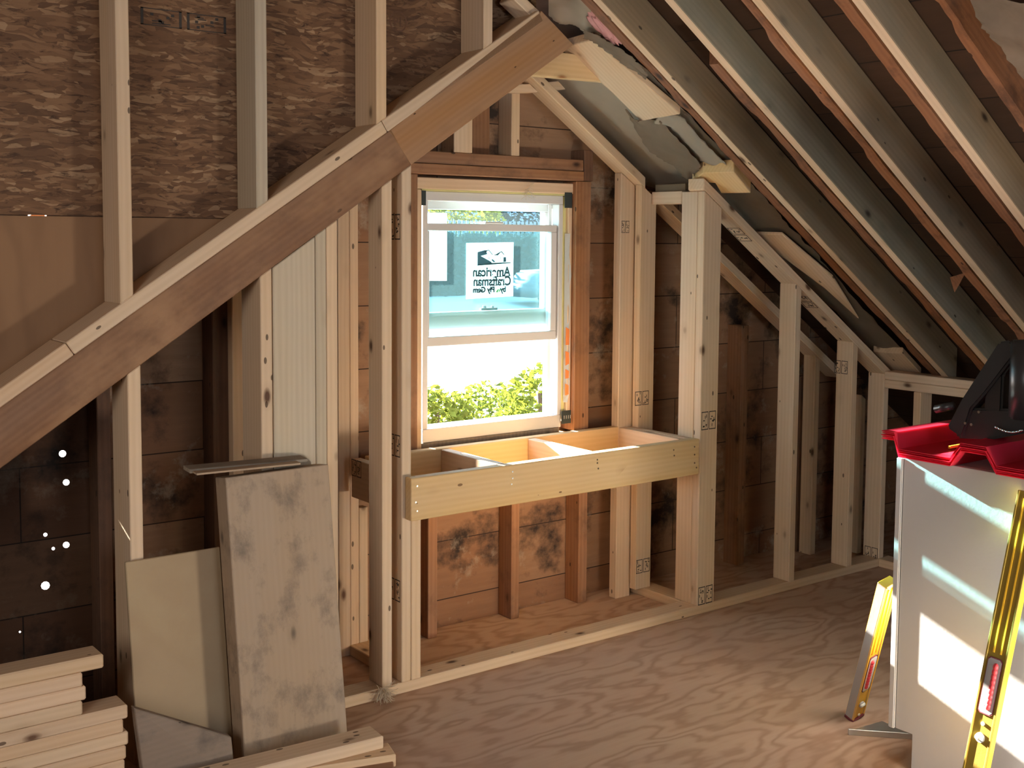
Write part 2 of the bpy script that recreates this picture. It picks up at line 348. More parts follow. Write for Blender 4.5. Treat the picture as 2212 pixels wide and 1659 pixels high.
def bevel(bm, w, seg=1):
    bmesh.ops.recalc_face_normals(bm, faces=bm.faces)
    if w: bmesh.ops.bevel(bm, geom=[e for e in bm.edges if len(e.link_faces) == 2 and e.calc_face_angle(0) > 0.5], offset=w, segments=seg, affect='EDGES', clamp_overlap=True)
def piece(name, label, cat, mat, pts, ext, grain, bev=0.0025, group=None, parent=None, kind=None):
    bm = bmesh.new(); bm_prism(bm, pts, ext); bevel(bm, bev)
    c = sum((Vector(p) for p in pts), Vector())/len(pts) + Vector(ext)/2
    o = link(name, bm, mat, frame(c, grain), parent)
    return meta(o, label, cat if parent is None else None, group, kind)
def boxp(name, label, cat, mat, x0, x1, y0, y1, z0, z1, grain='z', **kw):
    g = {'x': (1, 0, 0), 'y': (0, 1, 0), 'z': (0, 0, 1)}[grain]
    return piece(name, label, cat, mat, [(x0, y0, z0), (x1, y0, z0), (x1, y1, z0), (x0, y1, z0)], (0, 0, z1-z0), g, **kw)
def stud(label, mat, x0, x1, y0, y1, z0, ztop, name='wall_stud', cat='stud', group=None, zb=None, **kw):
    """vertical lumber; ztop (and zb) may be a function of x, so tops can be cut to a slope"""
    f = ztop if callable(ztop) else (lambda x: ztop)
    g = zb if zb else (lambda x: z0)
    pts = [(x0, y0, g(x0)), (x1, y0, g(x1)), (x1, y0, f(x1)), (x0, y0, f(x0))]
    return piece(name, label, cat, mat, pts, (0, y1-y0, 0), (0, 0, 1), group=group, **kw)
def stamp(parent, c, u, v, w, h, seed=0):
    """faded ink grade stamp, boxes with broken strokes, a hair above the face; u, v span the face"""
    rnd = random.Random(seed); u = Vector(u).normalized(); v = Vector(v).normalized(); n = u.cross(v)
    c = Vector(c); bm = bmesh.new()
    def bar(a0, b0, a1, b1):
        q = [c+u*(a*w)+v*(b*h) for a, b in ((a0, b0), (a1, b0), (a1, b1), (a0, b1))]; bm_prism(bm, [p-n*0.0004 for p in q], n*0.0008)
    t = 0.05
    for k in range(2):
        o = -0.5+k*0.52
        bar(o, -.5, o+.46, -.5+t); bar(o, .5-t, o+.46, .5); bar(o, -.5, o+t*.6, .5); bar(o+.46-t*.6, -.5, o+.46, .5)
        for j in range(9):
            a, b = o+.06+rnd.random()*.28, -.40+rnd.random()*.7
            if rnd.random() < .5: bar(a, b, a+.10, b+.06)
            else: bar(a, b, a+.035, b+.16)
    return link('grade_stamp', bm, 'ink', None, parent)

# ------------------------------------------------------------------ fixed planes of the place (metres)
YF = 3.30                 # front face of the closet wall and of the sloping rafter
YO, YW = 3.70, 3.79       # front face of old studs, face of the old board sheathing
def roofz(a): return lambda x: H + a - SL*x        # right slope
A0 = 2.549                                          # underside of the rafters
def leftz(a): return lambda x: H + a + SL*x        # left slope
B_TOP, B_PL, B_BOT = -0.934, -0.984, -1.146        # plate top, plate bottom / rafter top, rafter bottom

# ------------------------------------------------------------------ structure
def struct(name, bm, mats, **kw):
    o = link(name, bm, mats, **kw); o['kind'] = 'structure'; return o
bm = bmesh.new(); bm_box(bm, -1.3, 6.0, -2.6, 3.85, -0.03, 0.0); struct('floor', bm, 'floor')
# back wall of horizontal boards: gable outline, window opening and a handful of old nail and knot holes
WX0, WX1, WZ0, WZ1 = 2.385, 3.10, 0.742, 1.728
HOLES = [(135, 980, .011), (143, 1042, .010), (98, 1155, .006), (143, 1177, .010), (115, 1185, .005), (98, 1265, .013), (43, 1365, .003)]
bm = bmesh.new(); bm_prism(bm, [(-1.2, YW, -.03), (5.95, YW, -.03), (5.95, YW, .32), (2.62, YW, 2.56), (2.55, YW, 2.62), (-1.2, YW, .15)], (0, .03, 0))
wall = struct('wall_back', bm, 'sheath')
cb = bmesh.new(); bm_box(cb, WX0, WX1, YW-.1, YW+.2, WZ0, WZ1)
for px, py, r in HOLES:
    p = PY(px, py, YW); d = (p-O).normalized(); bm_cyl(cb, p-d*.06, p+d*.1, r, 10)
bmesh.ops.recalc_face_normals(cb, faces=cb.faces)
cme = bpy.data.meshes.new('cut'); cb.to_mesh(cme); cb.free(); cob = bpy.data.objects.new('cut', cme); COL.objects.link(cob)
md = wall.modifiers.new('b', 'BOOLEAN'); md.operation = 'DIFFERENCE'; md.object = cob; md.solver = 'EXACT'
bpy.context.view_layer.update()
ev = wall.evaluated_get(bpy.context.evaluated_depsgraph_get()); nm = bpy.data.meshes.new_from_object(ev)
wall.modifiers.clear(); wall.data = nm; bpy.data.objects.remove(cob); bpy.data.meshes.remove(cme)
# roof
bm = bmesh.new(); zc = roofz(A0+.178)
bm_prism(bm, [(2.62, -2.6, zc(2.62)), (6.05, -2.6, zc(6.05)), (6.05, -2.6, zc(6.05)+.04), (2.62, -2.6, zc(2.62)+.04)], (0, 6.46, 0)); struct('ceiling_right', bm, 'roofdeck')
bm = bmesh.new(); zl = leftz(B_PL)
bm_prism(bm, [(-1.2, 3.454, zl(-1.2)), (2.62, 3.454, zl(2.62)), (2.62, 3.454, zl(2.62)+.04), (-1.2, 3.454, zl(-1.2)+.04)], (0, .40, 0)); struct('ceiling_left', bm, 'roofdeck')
bm = bmesh.new(); bm_box(bm, -1.3, 2.72, -2.6, 3.5, 2.60, 2.64); struct('ceiling_dormer', bm, 'raw')
# dormer cheek: strand board above a strip of plywood
ZS = 1.583 + 0.02
zseam = PY(230, 468, YF+.14).z
bm = bmesh.new(); xs = (zseam-H-B_TOP)/SL
bm_prism(bm, [(-1.2, YF+.14, zseam+.002), (xs+.06, YF+.14, zseam+.0015), (2.70, YF+.14, leftz(B_TOP)(2.70)-.04), (2.70, YF+.14, 2.62), (-1.2, YF+.14, 2.62)], (0, .012, 0)); struct('wall_cheek', bm, 'osb')
bm = bmesh.new(); bm_box(bm, -1.2, .905, YF+.1525, YF+.17, zseam-.03, zseam+.03); bm_box(bm, .955, xs+.1, YF+.1525, YF+.17, zseam-.03, zseam+.03); struct('seam_light_block', bm, 'old_dark')  # added unseen strip that blocks light leaking through the board seam
bm = bmesh.new(); bm_prism(bm, [(-1.2, YF+.14, leftz(B_TOP)(-1.2)-.04), (xs+.06, YF+.14, zseam-.0015), (-1.2, YF+.14, zseam-.0015)], (0, .012, 0)); struct('wall_cheek_lower', bm, 'ply_dark')
bm = bmesh.new(); bm_box(bm, 5.90, 5.95, -2.6, 3.85, 0, .33); struct('wall_right', bm, 'raw')
# room behind the camera: side wall and gable end with its window opening
bm = bmesh.new(); bm_box(bm, -1.24, -1.2, -2.6, 3.85, 0, 2.62); struct('wall_left', bm, 'raw')
bm = bmesh.new()
for q in ((-1.2, 1.0, 0, 2.62), (2.2, 6.0, 0, 2.75), (1.0, 2.2, 0, .8), (1.0, 2.2, 2.2, 2.62)): bm_box(bm, q[0], q[1], -2.56, -2.5, q[2], q[3])
struct('wall_rear', bm, 'raw')

# ------------------------------------------------------------------ sloping rafter on the left with its sole plate
def slope_piece(name, label, mat, x0, x1, lo, hi, y0, y1, left=True, cat='rafter', cut0='perp', cut1='perp', **kw):
    f = leftz if left else roofz; s = SL if left else -SL
    def end(x, cut):
        if cut == 'plumb': return x, x
        h = hi-lo; dx = h*s/(1+s*s); return x, x-dx       # perpendicular cut: upper corner shifts
    a, b = end(x0, cut0); c, d = end(x1, cut1)
    pts = [(a, y0, f(lo)(a)), (c, y0, f(lo)(c)), (d, y0, f(hi)(d)), (b, y0, f(hi)(b))]
    return piece(name, label, cat, mat, pts, (0, y1-y0, 0), (1, 0, s), **kw)
def xat(px, py, y=YF): return PY(px, py, y).x
slope_piece('sloping_rafter', 'long dark old rafter rising from the left edge to the crossing seam', 'beam', .2, xat(888, 358), B_BOT, B_PL, YF, YF+.04)
TIP = 2.775
pts = [(xat(888, 358)+.002, YF, leftz(B_BOT)(xat(888, 358)+.002)), (TIP-.01, YF, leftz(B_BOT)(TIP-.01)), (TIP-.16, YF, roofz(A0)(TIP-.16)-.005), (xat(837, 258)+.004, YF, leftz(B_PL)(xat(837, 258)+.004))]
piece('sloping_rafter', 'shorter warm brown rafter with round knots at the upper right, meeting the ridge', 'rafter', 'beam_new', pts, (0, .04, 0), (1, 0, SL))
xa, xb = xat(160, 765), xat(837, 255)
slope_piece('sole_plate', 'short orange-tan plate strip on the sloping rafter at the left edge', 'pine_pink', .2, xa, B_PL, B_TOP, YF, YF+.139, cat='plate')
slope_piece('sole_plate', 'long pale plate strip on the sloping rafter between the two seams', 'pine', xa+.002, xb, B_PL, B_TOP, YF, YF+.139, cat='plate')
slope_piece('sole_plate', 'pale plate strip on the upper brown rafter, ending at the peak', 'pine', xb+.002, xat(1165, 33)+.02, B_PL, B_TOP, YF, YF+.139, cat='plate')

osb_o = bpy.data.objects['wall_cheek']
def osb_print(): 
    c0 = PY(400, 45, YF+.14); stamp(osb_o, (c0.x, YF+.1398, c0.z), (1, 0, 0), (0, 0, 1), .27, .05, 21)
    c1 = PY(860, 47, YF+.14); bm = bmesh.new(); n = 28
    for i in range(n):
        a, b_ = 2*PI*i/n, 2*PI*(i+1)/n
        q = [Vector((c1.x+r*math.cos(t), YF+.1394, c1.z+r*math.sin(t))) for r, t in ((.030, a), (.035, a), (.035, b_), (.030, b_))]; bm_prism(bm, q, (0, .0005, 0))
    for x0, x1, z0, z1 in ((-.018, -.013, -.016, .016), (-.013, -.002, .011, .016), (-.013, -.002, -.002, .003), (-.005, 0, .003, .011), (.006, .011, -.016, .016), (.011, .02, -.016, -.011)): bm_box(bm, c1.x+x0, c1.x+x1, YF+.1394, YF+.1399, c1.z+z0, c1.z+z1)
    link('round_stamp', bm, 'old_dark', None, osb_o)
osb_print()
# cheek studs, 2x6, standing on the plate
ck = leftz(B_TOP)
for px, mat, lab in ((253.5, 'pine', 'tall pale stud furthest left against the strand board wall'), (553, 'pine_gray', 'greyish stud on the strand board wall, second from the left'),
                     (813, 'pine', 'pale stud on the strand board wall standing above the rafter seam'), (1045, 'pine', 'short stud on the strand board wall nearest the ridge')):
    x0 = xat(px, 300 if px < 700 else 60)
    stud(lab, mat, x0, x0+.038, YF, YF+.139, 0, 2.60, zb=ck)
# stub hanging down at the peak
p0, p1 = PY(1120, -20, YF+.02), PY(1172, 30, YF+.02)
dv = (p1-p0).normalized(); up = Vector((0, 1, 0)).cross(dv)
piece('rafter_stub', 'short pale lumber end poking down above the peak of the sloping plate', 'rafter', 'pine', [p0+up*.0, p1, p1+up*.038, p0+up*.038], (0, .089, 0), dv)

# ------------------------------------------------------------------ closet wall
ZP = .038
pl = boxp('bottom_plate', 'long pale bottom plate lying along the plywood floor under the closet wall', 'plate', 'pine', 1.70, 4.77, YF, YF+.089, 0, ZP, 'x')
boxp('bottom_plate', 'short floor plate running back behind the left closet corner', 'plate', 'pine', 2.075, 2.165, YF+.091, 3.75, 0, ZP, 'y')
boxp('bottom_plate', 'short floor plate running back from the double corner post to the window wall', 'plate', 'pine', 3.45, 3.54, YF+.091, YO-.005, 0, ZP, 'y')
bl = leftz(B_BOT)
stud('bright edged stud below the rafter at far left, behind the leaning plywood', 'pine', xat(277, 900), xat(277, 900)+.038, YF, YF+.139, 0, bl)
stud('stud with dark shaded side just left of the wide grey board', 'pine', xat(564, 800), xat(564, 800)+.038, YF, YF+.139, 0, bl)
stud('narrow shaded stud at the back, left of the stud by the wide grey board', 'pine_pink', 1.60, 1.64, 3.66, 3.70, 0, leftz(-1.0))
x4 = xat(683, 900)
stud('grey-green stud between the wide grey board and a pale stud', 'pine_gray', x4+.001, x4+.038, YF, YF+.089, ZP, bl)
stud('pale stud just right of the wide grey board and its grey neighbour', 'pine', x4+.0395, x4+.0775, YF, YF+.089, ZP, bl)
stud('wide grey knotty board facing the room under the sloping rafter', 'pine_gray', xat(592, 900), x4-.001, YF, YF+.038, 0, lambda x: bl(x)-.002, name='wide_plank', cat='plank')
s5 = stud('tall stud left of the window standing free, with a shaded left side', 'pine', xat(825.5, 900), xat(825.5, 900)+.038, YF, YF+.089, ZP, bl)
x6 = xat(868, 900)
s6 = stud('tall stud at the left end of the bench front, running up beside the window', 'pine', x6, x6+.037, YF, YF+.089, ZP, bl)
zb0, zb1 = .598, .742
stud('short jack stud under the left end of the bench front', 'pine', x6+.0385, x6+.0765, YF, YF+.089, ZP, zb0-.005, name='jack_stud')
stamp(s6, (x6, YF+.045, PX(857, 490, x6).z), (0, -1, 0), (0, 0, 1), .07, .085, 1)
stamp(s6, (x6, YF+.045, PX(857, 963, x6).z), (0, -1, 0), (0, 0, 1), .07, .075, 2)
stamp(s6, (x6, YF+.045, PX(857, 1275, x6).z), (0, -1, 0), (0, 0, 1), .07, .075, 3)
# pair of back studs at the left closet side
stud('rosy back stud nearest the pale stud, left of its twin behind the stamped bench block', 'pine_pink', 2.030, 2.078, 3.722, 3.760, 0, leftz(-1.0))
stud('rosy back stud right of its twin, beside the free standing stud', 'pine_pink', 2.079, 2.114, 3.722, 3.760, ZP, leftz(-1.0))
stud('short pale cripple stud at the back below the stamped bench block', 'pine', 2.115, 2.152, 3.722, 3.760, ZP, PY(780, 1097, 3.722).z)

# corner post: flat stud in front, edge stud behind
XPc = xat(1513, 900)
s1z = roofz(2.497)
pA = stud('pale stud face of the corner post turned to the window, brightly lit', 'pine', XPc, XPc+.038, YF+.039, YF+.128, ZP, lambda x: s1z(x))
pB = stud('flat stud forming the front of the corner post at the right end of the bench', 'pine', XPc, XPc+.089+.012, YF, YF+.038, ZP, lambda x: s1z(x))
for (px, py, s) in ((1531, 908, 4), (1524, 1285, 5)):
    q = PY(px, py, YF); stamp(pB, (q.x, YF, q.z), (1, 0, 0), (0, 0, 1), .085, .075, s)
# sloped plates parallel to the right roof slope
XK = 4.68
S1 = slope_piece('sloped_plate', 'sloping top plate of the closet wall right of the corner post, with black stamps', 'pine', XPc-.005, 4.76, 2.50, 2.545, YF, YF+.089, left=False, cat='plate', cut0='plumb', cut1='plumb')
S2 = slope_piece('sloped_plate', 'sloping plate at the back above the window, right of the gable', 'pine', 2.80, 3.425, 2.495, 2.540, 3.61, YO-.002, left=False, cat='plate', cut0='plumb', cut1='plumb')
S3 = slope_piece('sloped_plate', 'shaded sloping plate at the back seen between the closet studs', 'pine', 3.52, 4.76, 2.495, 2.540, 3.61, YO-.002, left=False, cat='plate', cut0='plumb', cut1='plumb')
for (px, py, s) in ((1598, 507, 6), (1742, 652, 7)):
    d = _ray(px, py); q = O + d*((2.50)/(d.z+SL*d.x)); stamp(S1, q, (1, 0, -SL), (0, 1, 0), .10, .07, s)
f8 = xat(1710, 1000); f9 = xat(1838, 900); f10 = xat(1907, 1000)
def short_stud(x, lab, mat='pine'): return stud(lab, mat, x, x+.038, YF, YF+.089, ZP, roofz(2.499))
s8 = short_stud(f8, 'closet stud halfway between the corner post and the low knee wall')
s9 = short_stud(f9, 'closet stud with two stamped squares near its top')
s10 = short_stud(f10-.01, 'shortest closet stud, at the corner with the knee wall')
q = PX(1817, 793, f9); stamp(s9, (f9, q.y, q.z), (0, -1, 0), (0, 0, 1), .075, .06, 8)
q = PX(1882, 1195, f10-.01); stamp(s10, (f10-.01, q.y, q.z), (0, -1, 0), (0, 0, 1), .075, .06, 9)
# back studs near the corner
stud('thin back stud just left of the shortest closet stud', 'pine', xat(1857, 1000, 3.5), xat(1857, 1000, 3.5)+.034, 3.50, 3.588, 0, roofz(2.44))
stud('shaded back stud under the lower end of the back sloping plate', 'pine', xat(1755, 1000, 3.62), xat(1755, 1000, 3.62)+.038, 3.62, 3.69, 0, roofz(2.494))
# back corner studs and short header to the corner post
g2 = stud('back stud carrying the short header, stamped at mid height, lit by the window', 'pine', 3.400, 3.488, 3.608, 3.646, ZP, roofz(2.494))
g1 = stud('flat stud against the window wall right of the old brown jamb stud', 'pine', xat(1335, 900, 3.655), xat(1366, 900, 3.655), 3.655, 3.698, 0, roofz(2.494))
for (px, py, s) in ((1381, 860, 10), (1383, 1222, 11)):
    q = PY(px+6, py, 3.608); stamp(g2, (q.x, 3.608, q.z), (1, 0, 0), (0, 0, 1), .08, .06, s)
q = PY(1351, 490, 3.655); stamp(g1, (q.x, 3.655, q.z), (1, 0, 0), (0, 0, 1), .045, .05, 12)
zh = PX(1430, 441, XPc).z
boxp('short_header', 'short horizontal header from the back stud to the top of the corner post', 'header', 'pine', XPc+.001, XPc+.087, YF+.13, 3.606, zh, zh+.052, 'y')
boxp('short_header', 'grey-topped block lying on the short header beside the corner post', 'header', 'rafter', XPc+.02, XPc+.087, YF+.13, 3.606, zh+.053, zh+.083, 'y')
# low knee wall on the right, running towards the camera
zk = PX(1925, 803.6, XK).z
boxp('top_plate', 'upper plate of the low knee wall under the rafter feet', 'plate', 'pine', XK, XK+.089, -1.5, YF-.001, zk-.038, zk, 'y')
boxp('top_plate', 'lower plate of the doubled knee wall top', 'plate', 'pine', XK+.001, XK+.089, -1.5, YF-.001, zk-.078, zk-.039, 'y')
boxp('bottom_plate', 'floor plate of the low knee wall running behind the cabinet', 'plate', 'pine', XK, XK+.089, -1.5, YF-.001, 0, ZP, 'y')
for i, (yk, lab) in enumerate(((3.103, 'short knee wall stud showing above the red panels'), (2.70, 'knee wall stud hidden mostly by the black tool'), (2.29, 'knee wall stud behind the white cabinet'))):
    stud(lab, 'pine', XK, XK+.089, yk, yk+.038, ZP, zk-.079, name='knee_wall_stud')

# ------------------------------------------------------------------ rafters of the right slope: each new one sistered to an old red one
RN = [(3.040, 'new grey-brown rafter nearest the window wall, lowest on the slope'), (2.755, 'second new rafter from the window, greenish and knotty'),
      (2.443, 'third new rafter from the window, brown'), (2.126, 'new rafter nearest the camera, darkest brown face')]
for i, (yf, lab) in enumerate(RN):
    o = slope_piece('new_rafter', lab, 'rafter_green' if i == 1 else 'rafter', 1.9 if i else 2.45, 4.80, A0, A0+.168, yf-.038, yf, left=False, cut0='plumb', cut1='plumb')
    o.data.materials.append(M['pine'])                                  # narrow edge cleaner than weathered faces, light from below put into its colour
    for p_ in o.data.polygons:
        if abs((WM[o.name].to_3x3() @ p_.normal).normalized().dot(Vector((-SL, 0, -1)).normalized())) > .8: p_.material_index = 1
def rough_rafter(label, x0, x1, a, y0, y1, seed, amp=.0020, mat='old_red', h=.13):
    rnd = random.Random(seed); bm = bmesh.new(); n = int((x1-x0)/.03); f = roofz(a); rows = []
    bite = [0.0]*(n+1)
    for k in range(int(n/14)):
        c = rnd.randrange(n); w = rnd.randrange(1, 4); dd = rnd.uniform(.001, .007)
        for j in range(max(0, c-w), min(n, c+w)+1): bite[j] = max(bite[j], dd)
    for i in range(n+1):
        x = x0+(x1-x0)*i/n; e = [amp*(.5*math.sin(x*23+seed*j)+.35*math.sin(x*61+seed*2.3*j)+.25*rnd.uniform(-1, 1)) for j in (1, 2, 3, 4)]
        z = f(x)
        rows.append([bm.verts.new((x, y0+e[0]*.6, z+e[1]+bite[i]*.4)), bm.verts.new((x, y1+e[2]-bite[i], z+e[3]+bite[i])), bm.verts.new((x, y1, z+h)), bm.verts.new((x, y0, z+h))])
    for i in range(n):
        for j in range(4): bm.faces.new((rows[i][j], rows[i+1][j], rows[i+1][(j+1) % 4], rows[i][(j+1) % 4]))
    bm.faces.new(rows[0]); bm.faces.new(list(reversed(rows[-1])))
    c = Vector(((x0+x1)/2, (y0+y1)/2, f((x0+x1)/2)))
    return meta(link('old_rafter', bm, mat, frame(c, (1, 0, -SL))), label, 'rafter')
old = ['rough old rafter beside the first new rafter, torn paper along it', 'rough red-brown old rafter beside the greenish second rafter', 'rough red old rafter beside the third rafter', 'rough red old rafter with torn tape beside the darkest rafter']
for i, (yf, _) in enumerate(RN):
    rough_rafter(old[i], 2.95 if i == 1 else 2.62, 4.80, A0+.005, yf+.012, yf+.054, 20+i)
rough_rafter('red old rafter at the upper right edge beside the sagging insulation', 2.4, 4.8, A0+.008, 1.868, 1.900, 31)

# ------------------------------------------------------------------ window wall: old framing
def ostud(px0, px1, z0, z1, lab, mat='old', y0=YO, name='old_stud', py=1200):
    return stud(lab, mat, xat(px0, py, YO), xat(px1, py, YO), y0, YW-.001, z0, z1, name=name)
ZSI = .70
ostud(925, 945, 0, ZSI, 'old orange-brown stud under the left part of the window')
ostud(1105, 1122, 0, ZSI, 'old orange-brown stud under the middle of the window')
ostud(1250, 1268, 0, ZSI, 'old orange-brown stud under the right part of the window')
ostud(887, 902.5, .705, 1.775, 'old brown jamb stud left of the window', py=600)
ostud(1243, 1275, .742, 1.775, 'old brown jamb stud right of the window', py=600)
ostud(1263, 1282, 1.777, roofz(2.49)(3.19), 'dark old post end above the right end of the headers', 'old_dark', py=330)
xh0, xh1 = xat(900, 340, YO)-.03, xat(1261, 345, YO)
boxp('old_header', 'upper of the two dark old headers above the window', 'header', 'old', xh0, xh1, YO, YW-.002, 1.817, 1.862, 'x')
boxp('old_header', 'lower of the two dark old headers above the window', 'header', 'old', xh0, xh1, YO-.004, YW-.002, 1.776, 1.815, 'x')
ostud(981, 1021, 1.863, leftz(-.99)(2.52), 'pale cripple stud on the old header under the sloping rafter', 'pine', py=300)
ostud(1022, 1076, 1.863, leftz(-.99)(2.61), 'old stained board between two cripple studs above the headers', 'old', YO+.055, 'old_board', py=300)
ostud(1105, 1123, 1.863, roofz(2.49)(2.83)-.02, 'pale cripple stud on the header nearest the gable peak', 'pine', py=300)
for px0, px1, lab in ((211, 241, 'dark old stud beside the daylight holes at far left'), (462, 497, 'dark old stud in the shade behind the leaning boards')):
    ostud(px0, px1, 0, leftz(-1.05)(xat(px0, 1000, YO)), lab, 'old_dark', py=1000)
stud('dark old stud with a round knot right of the corner post', 'old', 4.14, 4.19, YO, YW-.001, 0, roofz(2.40)(4.2), name='old_stud')
stud('dark old stud behind the closet stud with stamped squares', 'old_dark', 4.57, 4.61, YO, YW-.001, 0, roofz(2.40)(4.6), name='old_stud')

# new window buck around the opening
wf = 3.722
boxp('window_buck', 'pale strip of lumber along the head of the window', 'trim board', 'pine', 2.363, 3.130, wf, YW+.02, 1.722, 1.765, 'x')
boxp('window_buck', 'narrow pale strip of lumber left of the window', 'trim board', 'pine', 2.357, 2.386, wf, YW+.02, .735, 1.720, 'z')
boxp('window_buck', 'narrow pale strip of lumber right of the window', 'trim board', 'pine', 3.1005, 3.1205, wf, YW+.02, .775, 1.720, 'z')
boxp('window_sill', 'rough orange-tan sill board under the window', 'sill', 'bench', 2.357, 3.120, wf-.02, YW+.02, .706, .734, 'x')

# ------------------------------------------------------------------ the window itself
win = bpy.data.objects.new('window_1', None); COL.objects.link(win); win.matrix_basis = Matrix.Translation((2.74, 3.78, .757)); WM['window_1'] = win.matrix_basis.copy()
win['kind'] = 'structure'
fx0, fx1, fz0, fz1 = 2.400, 3.082, .757, 1.714
def fr(name, rects, y0, y1, mat='vinyl', bev=.002):
    bm = bmesh.new()
    for r in rects: bm_box(bm, r[0], r[1], y0, y1, r[2], r[3])
    bevel(bm, bev); return link(name, bm, mat, None, win)
fr('frame', [(fx0, fx1, fz1-.035, fz1), (fx0, fx1, fz0, fz0+.052), (fx0, fx0+.022, fz0+.0525, fz1-.0355), (fx1-.022, fx1, fz0+.0525, fz1-.0355)], 3.735, 3.835)
fr('track', [(fx1-.042, fx1-.0225, fz0+.053, fz1-.036), (fx0+.0225, fx0+.030, fz0+.053, fz1-.036)], 3.779, 3.785)
ls = (fx0+.004, fx1-.026, 1.124, 1.594)
def sash(name, r, y0, y1, st, top, bot):
    return fr(name, [(r[0], r[1], r[3]-top, r[3]), (r[0], r[1], r[2], r[2]+bot), (r[0], r[0]+st, r[2]+bot+.0005, r[3]-top-.0005), (r[1]-st, r[1], r[2]+bot+.0005, r[3]-top-.0005)], y0, y1)
s = sash('lower_sash', ls, 3.742, 3.776, .030, .028, .036)
bm = bmesh.new(); bm_box(bm, ls[0]+.030, ls[1]-.030, 3.757, 3.761, ls[2]+.036, ls[3]-.028); link('glass_pane', bm, 'glass', None, s)
us = (fx0+.0225, fx1-.026, 1.184, 1.688)
u = sash('upper_sash', us, 3.788, 3.822, .028, .040, .066)
bm = bmesh.new(); bm_box(bm, us[0]+.028, us[1]-.028, 3.803, 3.807, us[2]+.066, us[3]-.040); link('glass_pane', bm, 'glass', None, u)
bm = bmesh.new(); bm_box(bm, 2.70, 2.78, 3.776, 3.788, 1.252, 1.262); bm_cyl(bm, (2.72, 3.782, 1.262), (2.72, 3.782, 1.272), .008, 10); bm_cyl(bm, (2.76, 3.782, 1.262), (2.76, 3.782, 1.270), .006, 10); link('sash_lock', bm, 'silver', None, u)
bm = bmesh.new(); bm_box(bm, 2.69, 2.78, 3.735, 3.776, 1.5945, 1.604); bevel(bm, .003); link('lift_catch', bm, 'vinyl', None, s)
# stickers on the outer glass, read from behind
YS = 3.8022
def flat(name, pts, mat, parent, y=YS, t=.0006):
    bm = bmesh.new(); bm_prism(bm, [(p[0], y, p[1]) for p in pts], (0, t, 0)); return link(name, bm, mat, None, parent)
sx0, sx1, sz0, sz1 = 2.645, 2.878, 1.298, 1.519
stk = flat('sticker', [(sx0, sz0), (sx1, sz0+.006), (sx1, sz1+.004), (sx0, sz1)], 'sticker', u)
flat('sticker', [(2.452, 1.374), (2.553, 1.372), (2.553, 1.635), (2.452, 1.634)], 'sticker', u)
def sp(a, b): return (sx0+(sx1-sx0)*a, sz0+(sz1-sz0)*b)       # fractions of the sticker
def pol(name, fr_, mat): return flat(name, [sp(*p) for p in fr_], mat, stk, YS-.0005, .0004)
pol('printed_block', [(.23, .60), (.53, .61), (.53, .66), (.30, .77), (.44, .80), (.40, .88), (.23, .84)], 'print_blue')
pol('printed_block', [(.23, .595), (.94, .635), (.94, .655), (.55, .645), (.23, .61)], 'print')
pol('printed_block', [(.36, .86), (.47, .885), (.55, .80), (.55, .78), (.46, .87), (.40, .83)], 'print')
pol('printed_block', [(.56, .79), (.62, .80), (.74, .86), (.80, .80), (.80, .78), (.73, .84), (.66, .775)], 'print')
pol('printed_block', [(.54, .72), (.62, .66), (.57, .655), (.53, .69)], 'print_blue')
pol('printed_block', [(.78, .655), (.84, .66), (.84, .75), (.78, .745)], 'print_blue')
for a in (.47, .72):
    pol('printed_block', [(a, .69), (a+.008, .69), (a+.008, .77), (a, .77)], 'print'); pol('printed_block', [(a-.05, .725), (a+.05, .73), (a+.05, .737), (a-.05, .732)], 'print')
def text(body, a, b, size, mat='print', sx=1.0):
    cu = bpy.data.curves.new('t', 'FONT'); cu.body = body; cu.size = size; cu.align_x = 'LEFT'; cu.offset = 0.0020
    ob = bpy.data.objects.new('t', cu); COL.objects.link(ob); bpy.context.view_layer.update()
    me = bpy.data.meshes.new_from_object(ob.evaluated_get(bpy.context.evaluated_depsgraph_get()))
    bpy.data.objects.remove(ob); bpy.data.curves.remove(cu)
    x, z = sp(a, b)
    for v in me.vertices: v.co = Vector((x - v.co.x*sx, YS-.0006, z + v.co.y))
    bm = bmesh.new(); bm.from_mesh(me); bpy.data.meshes.remove(me); return link('lettering', bm, mat, None, stk)
text('American', .93, .405, .052, sx=.92); text('Craftsman', .95, .235, .052, sx=.86)
text('by', .84, .115, .030); text('Ply Gem', .60, .115, .030, sx=1.05)
pol('printed_leaf', [(.62, .11), (.66, .10), (.70, .17), (.66, .16)], 'print_green'); pol('printed_leaf', [(.67, .10), (.71, .12), (.74, .175), (.70, .16)], 'print_green')
for q in ([(.55, .375), (.94, .40), (.94, .415), (.55, .39)], [(.15, .315), (.50, .33), (.50, .343), (.15, .328)], [(.55, .225), (.94, .245), (.94, .258), (.55, .238)]): pol('printed_bar', q, 'print')
